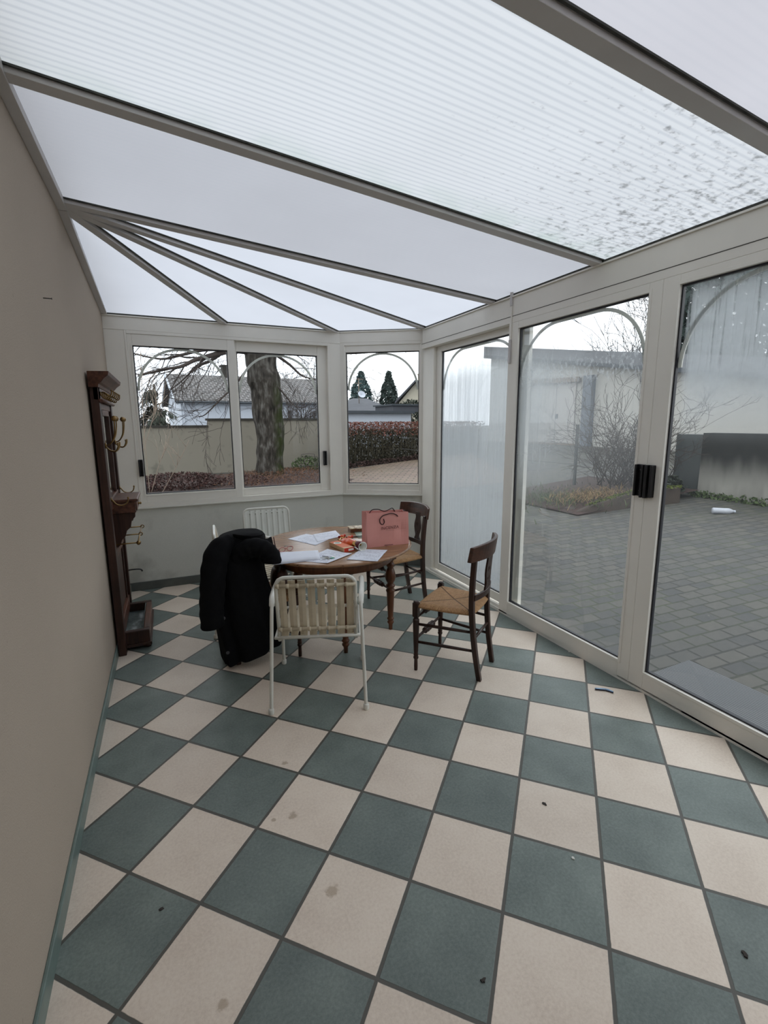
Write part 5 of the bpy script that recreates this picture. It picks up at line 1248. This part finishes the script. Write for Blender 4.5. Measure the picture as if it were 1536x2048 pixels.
for e in (a, c_): m.hexa([(e.x, -.5, e.z - .12), (b_.x, -.5, b_.z - .12), (b_.x, 9.5, b_.z - .12), (e.x, 9.5, e.z - .12), (e.x, -.5, e.z + .06), (b_.x, -.5, b_.z + .06), (b_.x, 9.5, b_.z + .06), (e.x, 9.5, e.z + .06)])
m.build('roof', M['slate'], t)
k_ = ony(829, 757, 36) - ox; m = MB(); m.box(k_.x - .35, k_.x + .35, 1, 1.6, k_.z - 1.0, k_.z + .3); m.box(k_.x - .4, k_.x + .4, .95, 1.65, k_.z + .3, k_.z + .38); m.build('chimney', M['cream'], t)
m = MB(); r = random.Random(77); leaf_cloud(m, 900, .12, ell((0, 0, 2.2), 1.2, .8, .9), 15, .4); st = MB(); st.tube([(0, 0, 0), (0, 0, 2.2)], .08, 6)
plant('small_evergreen', 'grey green bush in front of the cream house', 'bush', ony(822, 822, 27) * 1.0 * V((1, 1, 0)).length * 0 + V((ony(822, 822, 27).x, 27, 0)), m, M['evergreen'], st, M['bark'])
# treeline far behind
for i, (px, y, h, rx) in enumerate(((700, 60, 6.0, 3.5), (748, 58, 6.6, 3.2), (800, 62, 6.4, 3.6))):
    p = ony(px, 845, y); m = MB(); r = random.Random(51 + i); 
    for k in range(6): grow(m, (r.uniform(-.3, .3), r.uniform(-.3, .3), 0), (r.uniform(-.5, .5), r.uniform(-.5, .5), 1.5), h * .6, .07, 3, r, 0, 4, 4, .45, .02)
    t = thing('distant_tree', ('bare tree far off left of the left conifer', 'bare tree far off between the two conifers', 'bare tree far off right of the right conifer')[i], 'tree', (p.x, y, 0)); m.build('branches', M['twig'], t)

# ---- garage across the yard
GX = 13.1
t = thing('garage', 'pale garage building with sloping grey roof edge across the paved yard', 'garage', (GX, 6.0, 0))
def zg(y): return 2.92 + (y - 6.0) * .1835
m = MB(); ya, yb = -6.0, 11.66
m.add([(0, ya, 0), (0, yb, 0), (7, yb, 0), (7, ya, 0), (0, ya, max(2.2, zg(ya + 6)) - .5), (0, yb, zg(yb + 6) - .5), (7, yb, zg(yb + 6) - .5), (7, ya, max(2.2, zg(ya + 6)) - .5)],
      [(0, 1, 5, 4), (1, 2, 6, 5), (2, 3, 7, 6), (3, 0, 4, 7), (4, 5, 6, 7), (0, 3, 2, 1)]); m.build('walls', M['garage'], t)
m = MB(); z0, z1 = max(2.2, zg(ya + 6)), zg(yb + 6)
m.hexa([(-.35, ya, z0 - .52), (7.2, ya, z0 - .52), (7.2, yb + .1, z1 - .52), (-.35, yb + .1, z1 - .52), (-.35, ya, z0), (7.2, ya, z0), (7.2, yb + .1, z1), (-.35, yb + .1, z1)]); m.build('roof_edge', M['fascia'], t)
m = MB(); m.hexa([(-.38, ya, z0 - .52), (-.33, ya, z0 - .52), (-.33, yb, z1 - .52), (-.38, yb, z1 - .52), (-.38, ya, z0 - .40), (-.33, ya, z0 - .40), (-.33, yb, z1 - .40), (-.38, yb, z1 - .40)]); m.build('drip_edge', M['gutter'], t)
m = MB(); m.box(-.06, .0, 6.4, 9.35, .5, 3.10); dr = m.build('door', M['garage_door'], t)
for y in (7.35, 8.3):
    k = MB(); k.box(-.066, -.058, y - .008, y + .008, .78, 3.08); k.build('door_joint', M['fascia'], dr)
k = MB(); k.box(-.12, -.06, 7.22, 7.30, 1.75, 1.92); k.build('door_handle', M['gutter'], dr)
m = MB(); m.hexa([(-.22, 6.2, 3.06), (0, 6.2, 3.06), (0, 9.5, 3.18), (-.22, 9.5, 3.18), (-.22, 6.2, 3.24), (0, 6.2, 3.24), (0, 9.5, 3.36), (-.22, 9.5, 3.36)]); m.build('lintel', M['lintel'], t)
m = MB(); m.box(-.2, 0, 5.55, 5.95, .4, 3.25); m.build('pillar', M['bluepost'], t)
m = MB(); m.box(-.10, .0, 6.0, 9.6, .4, .80); m.build('plinth', M['lintel'], t)
# concrete retaining wall, bottle, planter, shrub, post
t = thing('concrete_wall', 'streaky concrete retaining wall with dark top at the right of the yard', 'wall', (7.5, 4.4, 0))
m = MB(); m.box(0, .3, -9, -.25, -.1, 1.43); m.build('wall_face', M['concrete'], t)
m = MB(); m.box(.05, .3, -.25, 0.25, -.1, 1.40); m.build('end_pier', M['greypost'], t)
a, b_ = ong(1424, 1027), ong(1470, 1027)
t = thing('plastic_bottle', 'milky plastic bottle lying at the foot of the concrete wall', 'bottle', (a.x, a.y, a.z + .045), math.atan2(b_.y - a.y, b_.x - a.x))
L_ = (b_ - a).length
m = MB(); m.lathe([(.002, 0), (.04, .0), (.045, .01), (.045, L_ * .72), (.018, L_ * .93), (.016, L_ * .97), (.002, L_ * .97)], 18, Mx.Rotation(math.pi / 2, 4, 'Y')); m.build('bottle_body', M['bottle'], t)
m = MB(); m.lathe([(.002, L_ * .94), (.019, L_ * .94), (.019, L_), (.002, L_)], 14, Mx.Rotation(math.pi / 2, 4, 'Y')); m.build('bottle_cap', M['housewhite'], t)
t = thing('planting_bed', 'raised planting bed edged with mossy stone below the bare shrub', 'flower bed', (6.2, 5.2, gz(6.2)))
edge = [ong(px, py) for px, py in ((1150, 1030), (1180, 1028), (1225, 1022), (1265, 1016), (1310, 1012), (1360, 1006))]
m = MB(); vs = []
hts = [.03, .12, .20, .25, .27, .26]
for p, h in zip(edge, hts):
    q = p - t.location; g = gz(p.x) - t.location.z
    vs += [(q.x, q.y, g - .05), (q.x + .05, q.y + .04, g + h), (q.x + .16, q.y + .16, g + h), (q.x + .2, q.y + .2, g - .05)]
n = len(edge)
m.add(vs, [(0, 1, 2, 3), (4 * n - 1, 4 * n - 2, 4 * n - 3, 4 * n - 4)] + [(4 * i + j, 4 * i + (j + 1) % 4, 4 * i + 4 + (j + 1) % 4, 4 * i + 4 + j) for i in range(n - 1) for j in range(4)]); m.build('stone_edge', M['planter'], t, bevel=.02)
m = MB(); leaf_cloud(m, 900, .02, lambda r: (lambda k, u: (edge[k].lerp(edge[k + 1], u) - t.location + V((.1, .1, hts[k] + (hts[k + 1] - hts[k]) * u + .005 + gz(edge[k].x) - edge[k].z))+V((r.gauss(0,.04), r.gauss(0,.04), 0)), None))(r.choice([1, 2, 3, 3, 4, 4]), r.random()), 16, .8); m.build('moss_cap', M['moss'], t)
m = MB(); m.grid(20, 16, lambda u, v_: (-1.3 + 2.5 * u, -.85 + 2.4 * v_ - .3 * u, .10 * math.sin(math.pi * min(1, 1.2 * u)) * math.sin(math.pi * v_) + gz(4.9 + 2.5 * u) - gz(6.2) + .02 + .10 * u)); m.build('bed_soil', M['soil'], t)
def blades(mb, n, fn, h, seed, w_=.006, lean=.6):
    r = random.Random(seed)
    for _ in range(n):
        p = V(fn(r)); d = V((r.gauss(0, lean), r.gauss(0, lean), 1)).normalized(); hh = h * r.uniform(.5, 1.2); e = V((r.uniform(-1, 1), r.uniform(-1, 1), 0)).normalized() * w_
        q = p + d * hh * .6; tip = p + d * hh + V((d.x, d.y, -.3)) * hh * .35
        mb.add([p - e, p + e, q + e * .7, q - e * .7, tip], [(0, 1, 2, 3), (3, 2, 4)])
m = MB(); blades(m, 900, lambda r: (lambda x, y: (x, y, gz(x) + .10))(5.1 + r.gauss(.25, .42), 5.25 + r.gauss(.0, .45)), .13, 3)
tag(m.build('grass_tuft', M['ivy']), 'green grass at the left end of the planting bed', 'grass', None, 'stuff')
m = MB(); blades(m, 900, lambda r: (lambda x, y: (x, y, gz(x) + .14))(5.75 + r.gauss(0, .40), 4.9 + r.gauss(0, .22)), .13, 4, .005, 1.0)
tag(m.build('straw_grass', M['straw']), 'dry straw coloured grass along the bed edge', 'grass', None, 'stuff')
t = thing('bare_shrub', 'tangled bare twiggy shrub growing from the planting bed', 'shrub', (6.9, 5.2, gz(6.9)))
m = MB(); r = random.Random(9)
for k in range(40):
    a = r.uniform(0, 6.28); grow(m, (r.gauss(0, .25), r.gauss(0, .25), 0), (math.cos(a) * .6, math.sin(a) * .6, 1.15), r.uniform(.8, 1.7), .014, 3, r, 0, 4, 3, .5, .0032)
m.build('stems', M['twig'], t)
m = MB(); leaf_cloud(m, 1600, .03, lambda r: (lambda y: (V((7.32 + .16 * r.random(), y, gz(7.3) + .015 + .10 * r.random() ** 2)), None))(r.uniform(-2, 4.2)), 31, .6)
tag(m.build('moss_strip', M['ivy']), 'dark green moss and weeds along the foot of the concrete wall', 'moss', None, 'stuff')
m = MB(); leaf_cloud(m, 1500, .045, ell((7.05, 4.45, gz(7.05) + .15), .32, .30, .24, .3), 32, .6)
tag(m.build('ivy_mound', M['evergreen']), 'dark green ivy mound at the left end of the concrete wall', 'ivy', None, 'stuff')
p = V((6.29, 5.78, .26)); t = thing('fence_post', 'thin grey metal post with wire standing left of the bare shrub', 'post', (6.29, 5.78, gz(6.29)))
m = MB(); m.box(-.022, .022, -.022, .022, 0, 1.32); m.build('post', M['greypost'], t)
for z in (.55, .9, 1.2):
    m = MB(); m.tube([(0, 0, z), (-.3, 3.0, z), (-.6, 6.5, z + .02)], .0035, 4); m.build('wire', M['greypost'], t)
# kerb stone pieces left of the grass
for i, (px, py) in enumerate(((1085, 983), (1105, 1006))):
    p = ong(px, py); m = MB(); m.prism([(-.13, -.02), (.13, -.04), (.15, .03), (-.1, .05)], -.01, .05); o = m.build('kerb_stone', M['concrete'], bevel=.01); o.location = p; o.rotation_euler = (0, 0, -.3 if i else .6)
    tag(o, ('flat pale stone on the pavers left of the green grass', 'flat pale stone in front of the green grass')[i], 'stone')
# ribbed door mat outside the sliding door
m = MB(); m.box(0, .44, -1.45, .0, -.05, .016); o = m.build('door_mat', M['mat'], bevel=.004); o.location = (1.86, .86, -.035); o.rotation_euler = (0, -.02, 0)
tag(o, 'ribbed grey door mat lying outside the nearest sliding door', 'mat')

# ---- dark trees behind garage and wall
for i, (x, y, rx, rz, z, mt, n, lab) in enumerate(((22, 12.0, 3.2, 3.4, 4.9, 'conifer', 3000, 'dark dense tree rising behind the right end of the garage'), (24, 6.5, 4.2, 4.0, 6.0, 'conifer', 3000, 'broad dark tree behind the concrete wall at far right'))):
    m = MB(); leaf_cloud(m, n * 3, .17, ell((0, 0, z), rx, rx, rz, .35), 60 + i, .5); st = MB(); st.tube([(0, 0, 0), (.2, .1, z)], [.3, .15], 8)
    plant('dense_tree', lab, 'tree', (x, y, gz(13)), m, M[mt], st, M['bark'])
for i, (x, y, h, lab) in enumerate(((21.0, 16.2, 8.5, 'bare birch like tree behind the garage, seen at the top of the middle door'), (25, 21.0, 6.0, 'small bare tree far behind the garage roof'))):
    m = MB(); r = random.Random(70 + i)
    for k in range(8): grow(m, (r.uniform(-.2, .2), r.uniform(-.2, .2), 0), (r.uniform(-.35, .35), r.uniform(-.35, .35), 1.6), h * .62, .06, 3, r, 0, 4, 4, .45, .012)
    t = thing('bare_birch', lab, 'tree', (x, y, gz(13))); m.build('branches', M['twig'], t)
